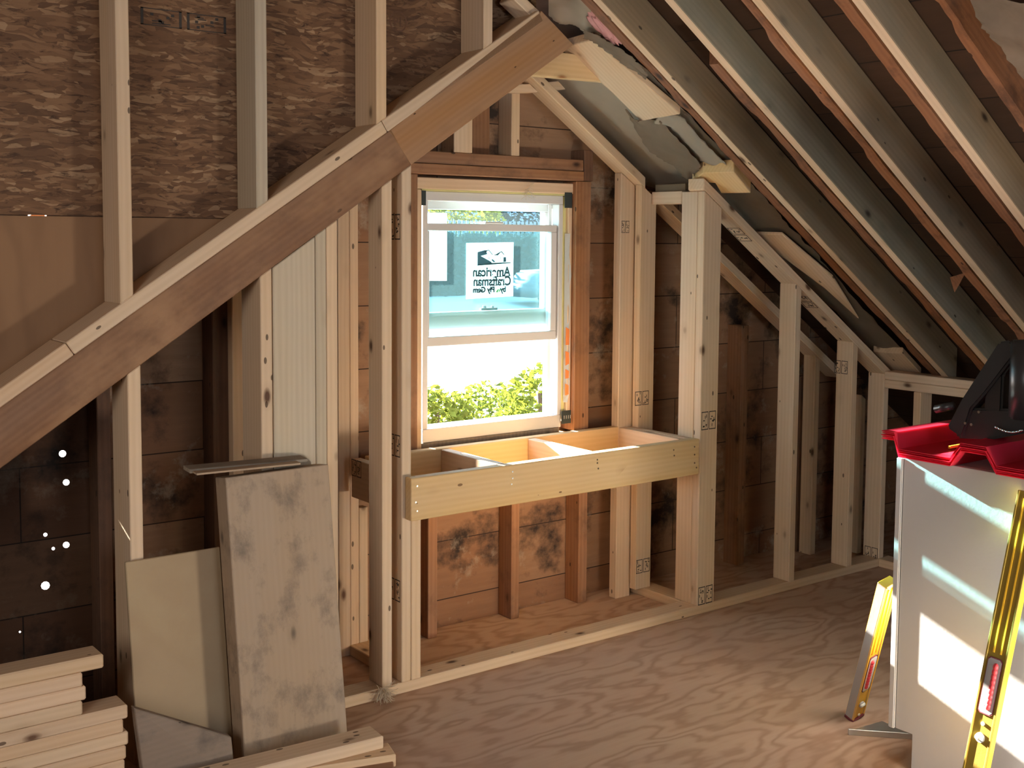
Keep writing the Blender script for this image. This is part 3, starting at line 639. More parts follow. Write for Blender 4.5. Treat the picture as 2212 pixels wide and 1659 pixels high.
# foam, flashing, tape
bm = bmesh.new(); bm_box(bm, 2.388, 3.098, 3.726, 3.80, 1.7145, 1.7215); meta(link('spray_foam', bm, 'foam'), 'yellow foam bead along the top of the window frame', 'foam')
bm = bmesh.new(); bm_box(bm, 3.0825, 3.0995, 3.738, 3.80, .80, 1.712); meta(link('spray_foam', bm, 'foam'), 'yellow foam bead down the right side of the window frame', 'foam')
rnd = random.Random(3); bm = bmesh.new(); L, R_ = [], []
for i in range(17):
    z = .86+.70*i/16; w = .012+.012*abs(math.sin(i*.9))*(1 if i < 15 else .4)
    L.append(bm.verts.new((3.088, 3.730, z))); R_.append(bm.verts.new((3.090+w, 3.7205-.004*rnd.random(), z)))
for i in range(16): bm.faces.new((L[i], R_[i], R_[i+1], L[i+1]))
bmesh.ops.solidify(bm, geom=bm.faces[:], thickness=.001)
wr = link('house_wrap_flap', bm, 'wrap'); meta(wr, 'white house wrap flap with orange print right of the window', 'flap')
for z0, z1, a, b in ((1.10, 1.175, 0, 1), (1.015, 1.075, .3, .7), (.96, 1.0, .1, .8), (.89, .94, .2, .9)):
    bm = bmesh.new(); bm_prism(bm, [(3.089, 3.718, z0), (3.106, 3.716, z0+.02*a), (3.106, 3.716, z1-.01*b), (3.089, 3.718, z1)], (0, .0008, 0)); link('orange_print', bm, 'wrap_orange', None, wr)
for (x0, x1, z0, z1, lab) in ((3.078, 3.116, 1.665, 1.728, 'black tape at the top right window corner'), (2.384, 2.402, 1.660, 1.715, 'black tape at the top left window corner'), (3.072, 3.130, .772, .826, 'black printed tape at the bottom right window corner')):
    bm = bmesh.new(); bm_box(bm, x0, x1, 3.719, 3.7215, z0, z1); t = meta(link('flashing_tape', bm, 'tape'), lab, 'tape')
    if z0 < 1:
        bm = bmesh.new()
        for k in range(4): bm_box(bm, x0+.012+k*.011, x0+.015+k*.011, 3.7182, 3.7188, z0+.02, z0+.034)
        link('pale_print', bm, 'tapewhite', None, t)
bm = bmesh.new(); bm_box(bm, 2.39, 3.07, 3.732, 3.80, .7345, .7565); meta(link('sill_flashing', bm, 'weathered'), 'dark crumpled flashing strip under the window frame', 'flashing')
def tuft(label, c, n, r, seed, down=0.3, th=.0007):
    rnd = random.Random(seed); bm = bmesh.new(); c = Vector(c)
    for k in range(n):
        p = c+Vector((rnd.uniform(-1, 1), rnd.uniform(-1, .2)*.5, rnd.uniform(-1, 1)))*r*.35; d = Vector((rnd.uniform(-1, 1), rnd.uniform(-1, .1), rnd.uniform(-1, 1)-down)).normalized()
        for j in range(5):
            q = p+d*r*.28; bm_cyl(bm, p, q, th, 4); p = q; d = (d+Vector((rnd.uniform(-1, 1), rnd.uniform(-.4, .2), rnd.uniform(-1, 1)))*.55).normalized()
    return meta(link('fibre_tuft', bm, 'fluff'), label, 'insulation')
tuft('pale fibre wisp hanging over the head of the window', PY(1138, 412, 3.715), 14, .028, 5)
q = PZ(838, 1500, .03); tuft('dirty fibre tuft at the foot of the free standing stud', (q.x, YF-.012, .035), 70, .034, 6, .6, .0008)

# ------------------------------------------------------------------ bench frame under the window
bx0, bx1 = x6+.012, 3.412
bn = boxp('bench_front_board', 'golden front board of the bench frame with nail heads', 'board', 'bench', bx0, bx1, YF-.040, YF-.002, zb0, zb1, 'x')
for px, py in ((901, 1050), (898, 1085), (901, 1104), (1107, 1019), (1107, 1033), (1105, 1046), (1290, 993), (1290, 1000), (1292, 1012), (1455, 972), (1456, 984), (1500, 965), (1500, 982), (1500, 1000), (1504, 1010)):
    bm = bmesh.new(); q = PY(px, py, YF-.040); bm_cyl(bm, (q.x, YF-.0415, q.z), (q.x, YF-.038, q.z), .0035, 8); link('nail_head', bm, 'steel', None, bn)
boxp('bench_back_board', 'back board of the bench frame below the window sill', 'board', 'bench', 2.12, 3.33, 3.652, 3.690, zb0, zb1+.004, 'x')
lb = boxp('bench_end_board', 'stamped left end board of the bench running back behind the studs', 'board', 'pine', 2.048, 2.086, YF+.091, 3.66, zb0+.01, zb1+.005, 'y')
q = PX(770, 1012, 2.048); stamp(lb, (2.048, q.y, q.z), (0, -1, 0), (0, 0, 1), .07, .06, 13)
boxp('bench_divider', 'left cross board of the bench frame', 'board', 'pine_pink', 2.428, 2.466, YF, 3.650, zb0, zb1, 'y')
boxp('bench_divider', 'middle cross board of the bench frame, in full sun', 'board', 'pine_pink', 2.842, 2.880, YF, 3.650, zb0, zb1, 'y')
boxp('bench_divider', 'right cross board of the bench frame by the corner post, inner one', 'board', 'pine_pink', 3.335, 3.371, YF, 3.690, zb0, zb1, 'y')
boxp('bench_divider', 'right end board of the bench frame touching the corner post', 'board', 'pine_pink', 3.373, 3.409, YF, 3.650, zb0, zb1, 'y')

# ------------------------------------------------------------------ peak: collar ties, nailers, paper
yc = 3.36
def on(y, *pp): return [PY(px, py, y) for px, py in pp]
piece('collar_tie', 'pale tapered collar tie right of the rafter peak', 'tie', 'bench', on(yc, (1195, 111), (1280, 121), (1336, 179), (1100, 158)), (0, .038, 0), (1, 0, 0))
yc2 = 3.66
piece('collar_tie', 'lower short collar tie at the back just above the cripple stud', 'tie', 'pine', on(yc2, (1060, 188), (1230, 173), (1335, 182), (1150, 200), (1060, 201)), (0, .038, 0), (1, 0, 0))
aw = 2.560
def slab(name, label, cat, mat, pp, a, th=.019, **kw):
    pts = [PS(px, py, a) for px, py in pp]; return piece(name, label, cat, mat, pts, (0, 0, th), (1, 0, -SL), **kw)
slab('nailer_board', 'wide bright board on the slope between the papers and the first rafter', 'board', 'pine', [(1210, 105), (1256, 92), (1281, 87), (1470, 247), (1384, 262), (1318, 196)], 2.555, .03)
slab('nailer_block', 'pale wood block between plate and first rafter above the corner post', 'block', 'bench', [(1495, 392), (1518, 374), (1585, 372), (1622, 417), (1558, 418), (1545, 396)], 2.556, .05)
slab('nailer_block', 'flat wood scrap on the slope above the stamped sloping plate', 'block', 'pine', [(1622, 505), (1690, 507), (1800, 600), (1855, 690), (1780, 622)], 2.58, .012)
slab('nailer_block', 'wood block above the knee wall corner beside the first rafter', 'block', 'pine', [(1886, 760), (1950, 764), (1990, 808), (1925, 803)], 2.585, .03)
def sheet(label, pp, a, mat, seed, amp=.02, th=.003, n=18, sag=0.0, name='insulation_paper', cat='paper', ragged=.006):
    """paper lying along the slope: corner outline in sight lines, wrinkled grid between two long edges"""
    rnd = random.Random(seed); top, bot = pp; bm = bmesh.new(); ph = [rnd.uniform(0, 6) for _ in range(6)]
    T = [PS(px, py, a) for px, py in top]; B = [PS(px, py, a) for px, py in bot]
    def along(P, t):
        s = t*(len(P)-1); i = min(int(s), len(P)-2); return P[i].lerp(P[i+1], s-i)
    m = 10; V = []
    for i in range(n*2+1):
        t = i/(n*2); p, q = along(T, t), along(B, t); row = []
        for j in range(m+1):
            s_ = j/m; v = p.lerp(q, s_)
            z = amp*(math.sin(7*t+ph[0]+3*s_)*.5+math.sin(17*t+ph[1]-5*s_)*.3+math.sin(9*s_+ph[2]+4*t)*.4) - sag*math.sin(PI*s_)
            e = ragged if j in (0, m) else 0
            row.append(bm.verts.new(v+Vector((rnd.uniform(-e, e), rnd.uniform(-e, e), z))))
        V.append(row)
    for i in range(n*2):
        for j in range(m): bm.faces.new((V[i][j], V[i+1][j], V[i+1][j+1], V[i][j+1]))
    bmesh.ops.solidify(bm, geom=bm.faces[:], thickness=th)
    return meta(link(name, bm, mat, None, None, True), label, cat)
sheet('long grey paper sheet on the slope right of the back sloping plate', ([(1296, 60), (1340, 110), (1400, 150), (1500, 260), (1610, 390)], [(1165, 165), (1240, 235), (1310, 310), (1395, 400), (1500, 430)]), 2.615, 'paper', 1, .012)
sheet('dark dusty roll of paper under the nailer block', ([(1375, 262), (1425, 265), (1515, 355), (1500, 378)], [(1350, 240), (1400, 320), (1440, 350), (1490, 400)]), 2.575, 'paper_dark', 2, .012)
sheet('pale paper strip between the bright nailer and the first rafter', ([(1440, 240), (1480, 255), (1560, 345), (1620, 410)], [(1410, 262), (1450, 275), (1515, 350), (1585, 372)]), 2.585, 'paper', 3, .008)
sheet('grey paper hanging at the peak above the rafter end', ([(1185, -10), (1280, -10), (1330, 40), (1312, 60)], [(1185, 25), (1235, 60), (1275, 85), (1290, 80)]), 2.575, 'paper', 4, .018)
sheet('torn dark paper edge along the bright nailer board', ([(1262, 60), (1300, 80), (1370, 130), (1400, 160)], [(1262, 85), (1300, 105), (1345, 135), (1395, 172)]), 2.545, 'paper_dark', 5, .006)
sheet('brown paper on the slope above the stamped sloping plate', ([(1610, 380), (1700, 480), (1800, 590), (1990, 800)], [(1500, 390), (1620, 505), (1720, 590), (1910, 790)]), 2.61, 'paper_dark', 6, .010)
sheet('kraft faced insulation batt sagging at the upper right corner', ([(2075, -30), (2140, 60), (2230, 190), (2300, 260)], [(2300, -60), (2320, 0), (2340, 60), (2360, 160)]), A0-.005, 'kraft', 7, .03, .02, 22, .05, 'insulation_batt', 'insulation')
# pink wool tuft
bm = bmesh.new(); bmesh.ops.create_icosphere(bm, subdivisions=4, radius=1.0); rnd = random.Random(9)
pk = PS(1305, 62, 2.565)
for v in bm.verts:
    n = v.co.copy(); r = 1+.16*math.sin(9*n.x+4*n.z)+.12*math.sin(13*n.y-7*n.x)+rnd.uniform(-.06, .06)
    v.co = pk+Vector((n.x*.055+n.z*-.03, n.y*.035, n.z*.028-n.x*.035))*r
meta(link('insulation_wool', bm, 'pinkwool', None, None, True), 'pink fibreglass tuft squeezed beside the first rafter at the peak', 'insulation')
# torn bit of tape on an old rafter
meta(link('torn_tape', (lambda b: (bm_prism(b, [PS(2052, 600, A0+.01), PS(2085, 590, A0+.01), PS(2072, 615, A0-.01), PS(2062, 632, A0-.03)], (0, 0, .002)), b)[1])(bmesh.new()), 'old_red'), 'torn orange scrap hanging from a red old rafter', 'tape')

# ------------------------------------------------------------------ things leaning and lying on the left
def lean(name, label, cat, mat, x0, x1, yb, yt, z1, th, sk=0.0, grain=None, zr=None):
    pts = [(x0, yb, 0), (x1, yb+sk, 0), (x1, yt+sk, z1 if zr is None else zr), (x0, yt, z1)]
    d = Vector((0, yt-yb, z1)).normalized(); nrm = Vector((0, d.z, -d.y))
    return piece(name, label, cat, mat, pts, nrm*th, grain or d)
lean('leaning_board', 'thick dirty stained board leaning upright against the studs', 'board', 'dirty', 1.375, 1.712, 3.085, 3.203, .835, .078, zr=.838)
p0, p1 = PY(410, 1023, 3.24), PY(665, 998, 3.24)
piece('thin_slat', 'thin weathered slat lying across the top of the leaning dirty board', 'slat', 'weathered', [p0, p1, p1+Vector((0, 0, .010)), p0+Vector((0, 0, .012))], (0, .05, .004), (1, 0, 0), bev=.001)
p0, p1 = PY(425, 1027, 3.21), PY(650, 1004, 3.21)
piece('thin_slat', 'second thinner slat just in front of the first on the dirty board', 'slat', 'dirty', [p0, p1, p1+Vector((0, 0, .006)), p0+Vector((0, 0, .006))], (0, .03, .002), (1, 0, 0), bev=.001)
p0 = PY(275, 1217, 3.27); p1 = PY(480, 1186, 3.27)
lean('plywood_offcut', 'clean plywood sheet leaning against the far left stud', 'plywood', 'ply', p0.x, p1.x, 3.20, 3.285, p0.z, .012, grain=(1, 0, 0))
g0, g1, g2_, g3 = PY(290, 1530, 3.10), PY(500, 1592, 3.06), PZ(500, 1690, 0), PZ(305, 1690, 0)
piece('grey_board', 'stained grey board edge in front of the leaning plywood', 'board', 'greyboard', [g0, g1, Vector((g1.x, g1.y-.03, 0)), Vector((g0.x+.02, g0.y-.03, 0))], (0, .03, .0), (1, 0, 0))
# lumber stack
ends = [224, 178, 186, 178, 276, 267, 279, 274, 271, 268, 272]
names = ['top board of the lumber stack, sticking out to the right', 'second board from the top of the lumber stack, short', 'third board from the top of the lumber stack, with two knots', 'fourth board from the top of the lumber stack, short',
         'fifth board of the lumber stack, long with its top bare', 'sixth board down in the lumber stack', 'seventh board down in the lumber stack, end poking out furthest', 'eighth board down in the lumber stack', 'ninth board down in the lumber stack', 'tenth board of the stack near the floor', 'lowest board of the lumber stack on the floor']
rnd = random.Random(4)
for i, (e, lab) in enumerate(zip(ends, names)):
    z1 = .0384*(11-i); xe = xat(e, 1440+i*30, 3.1); dy = rnd.uniform(-.004, .004)
    boxp('stacked_board', lab, 'board', 'pine_pink' if i % 3 else 'pine', -.9, xe, 3.1+dy, 3.187+dy, z1-.0382, z1-.0003, 'x', bev=.004, group='boards in the lumber stack')
# lumber on the floor in front
def floor_board(label, pA, pB, w, z0, th, mat, name='floor_board'):
    a, b = PZ(*pA, z0+th), PZ(*pB, z0+th); d = (b-a); d.z = 0; d.normalize(); n = Vector((d.y, -d.x, 0))
    a = a-d*.9
    pts = [Vector((p.x, p.y, z0)) for p in (a, b, b+n*w, a+n*w)]
    return piece(name, label, 'board', mat, pts, (0, 0, th), d, bev=.003)
floor_board('pale board lying on the floor in front of the dirty leaning board', (500, 1640), (800, 1567), .089, .038, .038, 'pine')
floor_board('lower board end showing under the pale floor board', (600, 1640), (838, 1603), .089, 0, .0375, 'pine')
floor_board('brown scrap plank at the bottom edge beside the floor boards', (700, 1650), (850, 1643), .14, 0, .018, 'old')
# dark tool case corner and wood block, bottom left
q = PZ(38, 1655, .16)
t = empty('tool_case', (q.x-.1, q.y, 0), 'dark metal tool case corner at the bottom left edge', 'case')
bm = bmesh.new(); bm_box(bm, q.x-.30, q.x+.03, q.y-.24, q.y-.04, 0, .115); bevel(bm, .006, 2); link('case_body', bm, 'blackmetal', None, t)
bm = bmesh.new(); bm_box(bm, q.x-.30, q.x+.045, q.y-.24, q.y-.025, .116, .128); bevel(bm, .004, 2); link('case_lid', bm, 'black', None, t)
p = PY(0, 1600, q.y-.05)
boxp('wood_block', 'small pale wood block standing on the dark case at the left edge', 'block', 'pine', p.x-.1, PY(12, 1600, q.y-.05).x, q.y-.10, q.y-.05, .129, .129+.06, 'x')

# ------------------------------------------------------------------ white cabinet
XC, YC0, YC1, ZC, XW = 2.93, 1.40, 2.012, .917, .55
cab = empty('base_cabinet', (XC+XW/2, (YC0+YC1)/2, 0), 'white base cabinet standing on the floor at the right with sun patches', 'cabinet')
bm = bmesh.new(); bm_prism(bm, [(XC, YC0, 0), (XC, YC1-.078, 0), (XC, YC1-.078, .110), (XC, YC1-.021, .110), (XC, YC1-.021, ZC), (XC, YC0, ZC)], (.018, 0, 0)); bevel(bm, .0015); link('side_panel', bm, 'cabinet', None, cab)
bm = bmesh.new(); bm_prism(bm, [(XC+XW-.018, YC0, 0), (XC+XW-.018, YC1-.078, 0), (XC+XW-.018, YC1-.078, .110), (XC+XW-.018, YC1-.021, .110), (XC+XW-.018, YC1-.021, ZC), (XC+XW-.018, YC0, ZC)], (.018, 0, 0)); link('side_panel', bm, 'cabinet', None, cab)
bm = bmesh.new(); bm_box(bm, XC+.0185, XC+XW-.0185, YC0, YC1-.09, .115, .133); bm_box(bm, XC+.0185, XC+XW-.0185, YC0, YC0+.01, .134, ZC-.019); bm_box(bm, XC+.0185, XC+XW-.0185, YC0, YC1-.022, ZC-.018, ZC); bm_box(bm, XC+.0185, XC+XW-.0185, YC1-.096, YC1-.079, 0, .114); link('carcass', bm, 'cabinet', None, cab)
bm = bmesh.new(); bm_box(bm, XC-.0065, XC+XW, YC1-.0195, YC1, .108, ZC-.003); bevel(bm, .003, 2); link('door', bm, 'cabinet', None, cab)

# corrugated red panels
XR = 2.905
prof = [(1905, 912), (1932, 915), (1941, 960), (2052, 980), (2075, 945), (2130, 953), (2152, 998), (2215, 1003), (2245, 1003), (2262, 965), (2320, 972), (2345, 1020), (2420, 1030)]
pq = [PX(px, py, XR) for px, py in prof]
zmin = min(p.z for p in pq)
prof3 = [(p.y, p.z) for p in pq]
lo = sorted(z for _, z in prof3)[:4]; zbase = ZC+.0015
# flatten crests and valleys to two real levels
pz = [(y, (zbase if z < (min(lo)+.024) else zbase+.046)) for y, z in prof3]
labs = ['topmost of the red corrugated panels on the cabinet', 'second red corrugated panel in the pile', 'third red corrugated panel in the pile', 'fourth red corrugated panel in the pile', 'lowest red corrugated panel, resting on the cabinet top']
for k in range(5):
    z0 = .0055*(4-k); dx = [0, .004, -.003, .005, .001][k]
    bm = bmesh.new()
    A = [bm.verts.new((XR+dx, y, z+z0)) for y, z in pz]; A2 = [bm.verts.new((XR+dx+.55, y, z+z0)) for y, z in pz]
    T = [bm.verts.new((XR+dx, y, z+z0+.002)) for y, z in pz]; T2 = [bm.verts.new((XR+dx+.55, y, z+z0+.002)) for y, z in pz]
    n = len(pz)
    for i in range(n-1):
        bm.faces.new((A[i], A2[i], A2[i+1], A[i+1])); bm.faces.new((T[i], T[i+1], T2[i+1], T2[i]))
        bm.faces.new((A[i], A[i+1], T[i+1], T[i])); bm.faces.new((A2[i], T2[i], T2[i+1], A2[i+1]))
    bm.faces.new((A[0], T[0], T2[0], A2[0])); bm.faces.new((A[-1], A2[-1], T2[-1], T[-1]))
    meta(link('corrugated_panel', bm, 'red'), labs[k], 'panel', 'red corrugated panels on the cabinet')
ZT = zbase+.024+.002
boxp('pencil_stub', 'yellow carpenter pencil lying in a groove of the red panels', 'pencil', 'yellow', 3.02, 3.13, 1.90, 1.908, ZT+.0005, ZT+.008, 'x', bev=.001)
# black tool
XT = 3.02
tool = empty('power_tool', PX(2130, 930, XT), 'black A-shaped power tool standing on the red corrugated panels', 'tool')
def tp(name, pp, x, th, mat='black', bev=.006):
    bm = bmesh.new(); bm_prism(bm, [PX(px, py, x) for px, py in pp], (th, 0, 0)); bevel(bm, bev, 2); return link(name, bm, mat, None, tool)
tp('front_arm', [(2156, 739), (2180, 735), (2200, 750), (2188, 772), (2128, 850), (2098, 884), (2078, 947), (2044, 924), (2075, 864)], XT, .05)
tp('rear_arm', [(2186, 740), (2212, 752), (2192, 778), (2167, 810), (2162, 905), (2122, 905), (2127, 850), (2162, 795)], XT+.012, .045)
tp('base_block', [(2056, 900), (2100, 882), (2240, 884), (2245, 930), (2140, 950), (2066, 947)], XT+.01, .06, 'black')
bm = bmesh.new(); a = PX(2222, 905, XT+.03); b = PX(2222, 735, XT+.03); bm_cyl(bm, a, b, .052, 24, .046); bevel(bm, .006, 2); link('motor_housing', bm, 'blackmetal', None, tool, True)
bm = bmesh.new(); a = PX(2020, 884, XT+.02); b = PX(2062, 876, XT+.02); bm_cyl(bm, a, b, .012, 14); bevel(bm, .003, 2); link('adjusting_knob', bm, 'blackmetal', None, tool, True)
bm = bmesh.new(); prev = None
for i in range(9):
    u_ = i/8; q = PX(2150+60*u_, 922+12*math.sin(PI*u_*.8), XT-.012)
    if prev: bm_cyl(bm, prev, q, .0035, 8)
    prev = q
link('steel_bail', bm, 'steel', None, tool, True)
for px, py in ((2086, 914), (2099, 917), (2115, 890)):
    bm = bmesh.new(); q = PX(px, py, XT); bm_cyl(bm, q-Vector((.003, 0, 0)), q+Vector((.006, 0, 0)), .004, 10); link('screw_head', bm, 'steel', None, tool)

# spirit levels
def level(label, base, top, wdir, wid, dep, face, L0, glow):
    base, top = Vector(base), Vector(top); z = (top-base).normalized(); w = Vector(wdir); w = (w-z*w.dot(z)).normalized(); n = z.cross(w).normalized()
    if n.dot(Vector((0, 0, H))-base) < 0: n = -n                      # n faces the room
    Ln = (top-base).length; mw = Matrix.Translation(base) @ Matrix((w, n, z)).transposed().to_4x4()
    root = bpy.data.objects.new('spirit_level', None); COL.objects.link(root); root.matrix_basis = mw; WM[root.name] = mw; root.empty_display_size = .05
    meta(root, label, 'level')
    def prt(nm, fn, mat, smooth=False):
        bm = bmesh.new(); fn(bm); bmesh.ops.transform(bm, matrix=mw, verts=bm.verts); return link(nm, bm, mat, mw, root, smooth)
    hw = wid/2
    def body(bm):
        bm_box(bm, -hw, hw, -dep, -dep*.12, .012, Ln-.012)
        for s_ in (-1, 1): bm_box(bm, s_*hw-(.006 if s_ > 0 else 0), s_*hw+(.006 if s_ < 0 else 0), -dep*.119, 0, .012, Ln-.012)
        bevel(bm, .0012)
    rl = prt('rail', body, face)
    rl.data.materials.append(M['silver' if glow else 'yellow'])
    for p_ in rl.data.polygons:
        if abs(p_.normal.x) > .9: p_.material_index = 1
    def ribs(bm):
        for x in (-hw*.35, hw*.30): bm_box(bm, x-.002, x+.002, -dep*.118, -dep*.02, L0+.16, Ln-.03)
    prt('face_ribs', ribs, 'yellow')
    def caps(bm): bm_box(bm, -hw-.001, hw+.001, -dep-.001, .001, 0, .0118); bevel(bm, .002)
    prt('end_cap', caps, 'maroon')
    def plate(c0, c1, x0, x1):
        def f(bm): 
            k = .006; bm_prism(bm, [(x0+k, -dep*.11, c0), (x1-k, -dep*.11, c0), (x1, -dep*.11, c0+k), (x1, -dep*.11, c1-k), (x1-k, -dep*.11, c1), (x0+k, -dep*.11, c1), (x0, -dep*.11, c1-k), (x0, -dep*.11, c0+k)], (0, dep*.10, 0))
        return f
    g0, g1 = L0, L0+.145
    prt('grip_border', plate(g0-.003, g1+.003, -hw*.66, hw*.66), 'maroon')
    def pl2(bm): plate(g0, g1, -hw*.60, hw*.60)(bm); [setattr(v.co, 'y', v.co.y+.0004) for v in bm.verts]
    prt('grip_trim', pl2, 'silver' if not glow else 'vial')
    def grip(bm):
        n_ = 9
        for i in range(n_):
            c = g0+.02+(g1-g0-.04)*i/(n_-1)
            mm = Matrix.Translation((-hw*.16, 0, c)) @ Matrix.Diagonal((hw*.24, .007, .0105, 1)); bmesh.ops.create_uvsphere(bm, u_segments=12, v_segments=8, radius=1, matrix=mm)
    prt('grip', grip, 'redgrip', True)
    if not glow:
        def slot(bm):
            bm_box(bm, hw*.02, hw*.42, -dep*.05, .0012, g0+.018, g1-.018); bevel(bm, .004, 2)
        prt('hand_slot', slot, 'cabinet')
    def vial(bm):
        bm_cyl(bm, (0, -dep*.1, L0-.065), (0, .0008, L0-.065), hw*.42, 24)
    v = prt('vial_ring', vial, 'silver')
    def tube(bm): bm_cyl(bm, (-hw*.33, .002, L0-.065), (hw*.33, .002, L0-.065), hw*.20, 12)
    bm = bmesh.new(); tube(bm); bmesh.ops.transform(bm, matrix=mw, verts=bm.verts); link('vial', bm, 'vial', mw, v, True)
    def hole(bm): bm_cyl(bm, (0, -dep*.1, L0-.028) if not glow else (0, -dep*.1, .022), (0, .0004, L0-.028) if not glow else (0, .0004, .022), hw*.17, 12)
    prt('hang_hole', hole, 'vial')
    return root
level('long gold spirit level leaning against the side of the white cabinet', (2.735, 1.650, 0), (2.900, 1.592, .90), (0, 1, 0), .062, .026, 'gold', .315, False)
level('yellow spirit level leaning on the cabinet door beyond its corner', (3.112, 2.252, 0), (2.965, 2.036, .53), (1, .03, 0), .056, .034, 'yellow', .135, True)

# speed square on the floor
c1, c2, c3 = PZ(1832, 1583, .004), PZ(1977, 1593, .004), PZ(1905, 1561, .004)
sq = empty('speed_square', (c1+c2+c3)/3-Vector((0, 0, .004)), 'flat aluminium triangle square on the floor by the cabinet toe', 'square')
bm = bmesh.new(); bm_prism(bm, [Vector((p.x, p.y, .006)) for p in (c1, c2, c3)], (0, 0, .004)); bevel(bm, .0008); link('square_blade', bm, 'alu', None, sq)
e = (c2-c1).normalized(); nn = Vector((-e.y, e.x, 0)); nn = nn if nn.dot(c3-c1) < 0 else -nn
bm = bmesh.new(); bm_prism(bm, [Vector((p.x, p.y, 0)) for p in (c1, c2, c2+nn*.008, c1+nn*.008)], (0, 0, .019)); bevel(bm, .001); link('square_fence', bm, 'alu', None, sq)

# body of the added floor lamp, unseen, lighting the framing from below
t = empty('added_floor_lamp', (WL.x, WL.y, 0), 'added fill lamp standing on the plywood floor, out of the picture', 'lamp')
dw = (WT-WL).normalized(); mw = frame(WL-dw*.012, dw)
bm = bmesh.new(); bm_box(bm, -.16, .16, -.12, .12, -.08, -.001); bmesh.ops.transform(bm, matrix=mw, verts=bm.verts); link('added_lamp_head', bm, 'yellow', None, t)
bm = bmesh.new()
for s_ in (-1, 1): bm_cyl(bm, (WL.x+s_*.17, WL.y-.03, .24), (WL.x+s_*.17, WL.y-.12, .012), .009, 8); bm_cyl(bm, (WL.x+s_*.17, WL.y-.16, .011), (WL.x+s_*.17, WL.y+.13, .011), .009, 8)
bm_cyl(bm, (WL.x-.17, WL.y-.03, .24), (WL.x+.17, WL.y-.03, .24), .007, 8); link('added_lamp_stand', bm, 'blackmetal', None, t)

# ------------------------------------------------------------------ outdoors, seen through the window
G = lambda px, py, y: PY(px, py, y)
zfar = G(1050, 650, 30).z
bm = bmesh.new(); bm_prism(bm, [(-40, 4.2, -2.6), (60, 4.2, -2.6), (60, 30, zfar), (-40, 30, zfar)], (0, 0, -.1)); bm_prism(bm, [(-40, 30, zfar), (90, 30, zfar), (90, 75, zfar), (-40, 75, zfar)], (0, 0, -.1))
o = link('street_ground', bm, 'asphalt'); o['kind'] = 'structure'
def gz(y): return -2.6+(zfar+2.6)*(y-4.2)/25.8
bm = bmesh.new(); bm_prism(bm, [(-10, 15.5, gz(15.5)), (40, 12.0, gz(12.0)), (40, 12.2, gz(12.2)), (-10, 15.7, gz(15.7))], (0, 0, .12)); o = link('trim_kerb', bm, 'kerb'); o['kind'] = 'structure'
def foliage(name, label, cat, mat, c, rx, ry, rz, n, leaf, seed, trunk=None, group=None):
    rnd = random.Random(seed); root = empty(name, (c[0], c[1], c[2]-rz if trunk is None else trunk), label, cat, group)
    bm = bmesh.new()
    for i in range(n):
        d = Vector((rnd.gauss(0, 1), rnd.gauss(0, 1), rnd.gauss(0, 1))).normalized(); r = rnd.uniform(.45, 1.0)**.6
        p = Vector((c[0]+d.x*rx*r, c[1]+d.y*ry*r, c[2]+d.z*rz*r)); a = Vector((rnd.gauss(0, 1), rnd.gauss(0, 1), rnd.gauss(0, 1))).normalized(); b_ = a.orthogonal().normalized()
        l = leaf*rnd.uniform(.6, 1.3); v = [bm.verts.new(q) for q in (p-a*l, p+b_*l*.45, p+a*l, p-b_*l*.45)]; bm.faces.new(v)
    link('foliage', bm, mat, None, root)
    bm = bmesh.new(); z0 = trunk if trunk is not None else c[2]-rz
    for k in range(4): bm_cyl(bm, (c[0]+rnd.uniform(-.2, .2)*rx, c[1], z0), (c[0]+rnd.uniform(-.7, .7)*rx, c[1]+rnd.uniform(-.3, .3)*ry, c[2]+rz*.5), .03*max(1, rz), 6, .012)
    link('stem', bm, 'trunk', None, root); return root
for i, (px, py, y, rr, lab) in enumerate(((925, 950, 5.6, .34, 'leafy shrub below the window at the left of its lower opening'), (1062, 935, 7.4, .44, 'leafy shrub below the window in the middle of its lower opening'), (1190, 905, 5.9, .40, 'tallest leafy shrub below the window at the right of its lower opening'))):
    c = G(px, py, y); foliage('shrub', lab, 'shrub', 'leaf', (c.x, c.y, c.z), rr*1.1, rr*.7, rr*.95, 2600, .030, 40+i, trunk=gz(y), group='shrubs outside the window')
c = G(1000, 455, 40); foliage('tree', 'yellow-leaved tree far outside beside the top left of the window', 'tree', 'leaf_yellow', (c.x, c.y, c.z-.3), 1.9, 1.4, 1.6, 2200, .16, 50, trunk=zfar)
c = G(1135, 462, 42); foliage('tree', 'dull green tree far outside at the top right of the window', 'tree', 'leaf_dark', (c.x, c.y, c.z-.3), 2.2, 1.4, 1.5, 2200, .16, 51, trunk=zfar)
hx0, hx1 = G(880, 560, 33).x, G(1260, 560, 33).x; hz = G(1050, 505, 33).z
rnd = random.Random(60); bm = bmesh.new(); bm_box(bm, hx0-3, hx1+3, 33.2, 34.4, zfar, hz-.1)
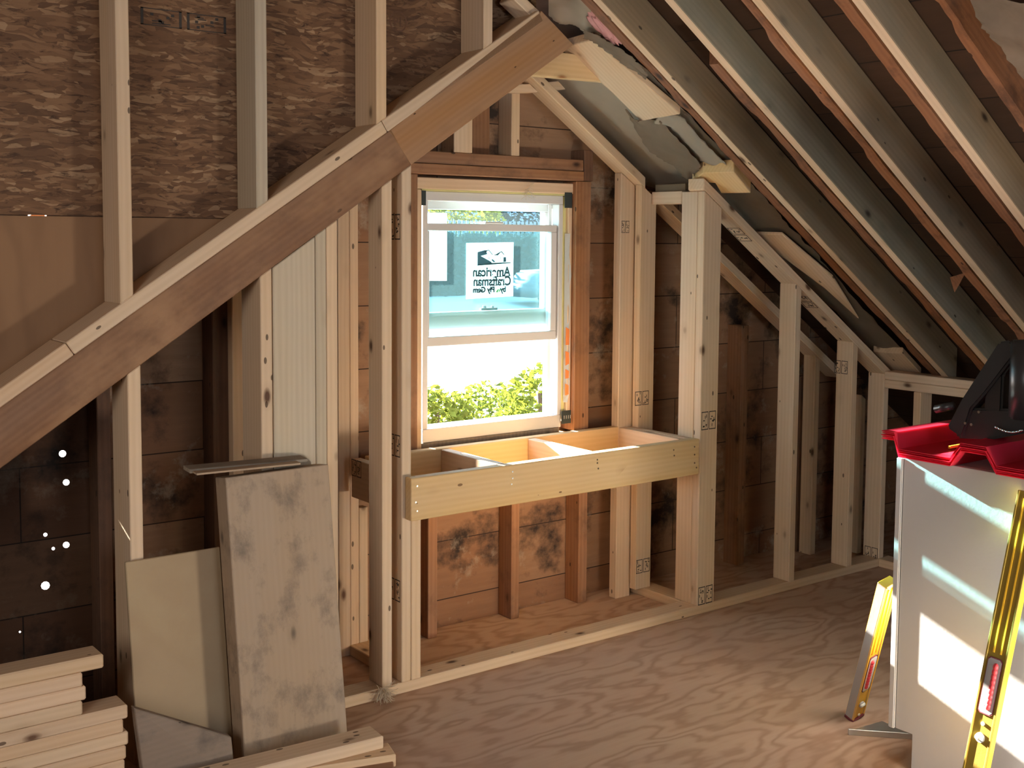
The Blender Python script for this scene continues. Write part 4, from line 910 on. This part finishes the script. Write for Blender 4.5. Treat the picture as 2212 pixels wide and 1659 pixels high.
for i in range(9000):
    p = Vector((rnd.uniform(hx0-3, hx1+3), rnd.uniform(32.8, 34.5), zfar+(hz-zfar)*rnd.random()**.8)); a = Vector((rnd.gauss(0, 1), rnd.gauss(0, 1), rnd.gauss(0, 1))).normalized(); b_ = a.orthogonal(); l = .11*rnd.uniform(.6, 1.4)
    bm.faces.new([bm.verts.new(q) for q in (p-a*l, p+b_*l*.5, p+a*l, p-b_*l*.5)])
meta(link('tall_hedge', bm, 'leaf_dark'), 'tall dark evergreen hedge across the street behind the stickered glass', 'hedge')
fz = G(1100, 478, 36).z; bm = bmesh.new(); x = G(900, 480, 36).x
while x < G(1240, 480, 36).x: bm_box(bm, x, x+.10, 36, 36.04, zfar, fz); x += .20
bm_box(bm, G(900, 480, 36).x, G(1240, 480, 36).x, 36.04, 36.08, fz-.35, fz-.25)
meta(link('picket_fence', bm, 'pickets'), 'pale picket fence along the top of the hedge outside', 'fence')
h0, h1 = G(1030, 480, 55).x, G(1110, 480, 55).x
hs = empty('house', ((h0+h1)/2, 58, zfar), 'blue-grey house far outside in the top strip of the window', 'house')
bm = bmesh.new(); bm_box(bm, h0-4, h1+9, 56, 64, zfar, G(1100, 440, 56).z); link('house_wall', bm, 'housewall', None, hs)
zt = G(1100, 440, 56).z; bm = bmesh.new(); bm_prism(bm, [(h0-5, 55.5, zt), (h0-5, 64.5, zt), (h0-5, 60, zt+3)], (h1-h0+15, 0, 0)); link('roof', bm, 'houseroof', None, hs)
c = G(1160, 632, 29)
car = empty('car', (c.x, c.y, zfar), 'dark parked car outside seen near the right edge of the glass', 'car')
bm = bmesh.new(); zq = gz(29); bm_prism(bm, [(c.x-1.0, 28, zq+.25), (c.x-1.0, 28, zq+.65), (c.x-.6, 28, zq+.7), (c.x-.3, 28, zq+1.05), (c.x+1.2, 28, zq+1.1), (c.x+1.8, 28, zq+.7), (c.x+2.6, 28, zq+.62), (c.x+2.6, 28, zq+.25)], (0, 1.7, 0)); bevel(bm, .1, 3); link('car_body', bm, 'carbody', None, car, True)
for dx in (-.3, 2.2):
    bm = bmesh.new(); bm_cyl(bm, (c.x+dx, 27.95, zq+.32), (c.x+dx, 28.2, zq+.32), .32, 20); link('wheel', bm, 'tape', None, car)
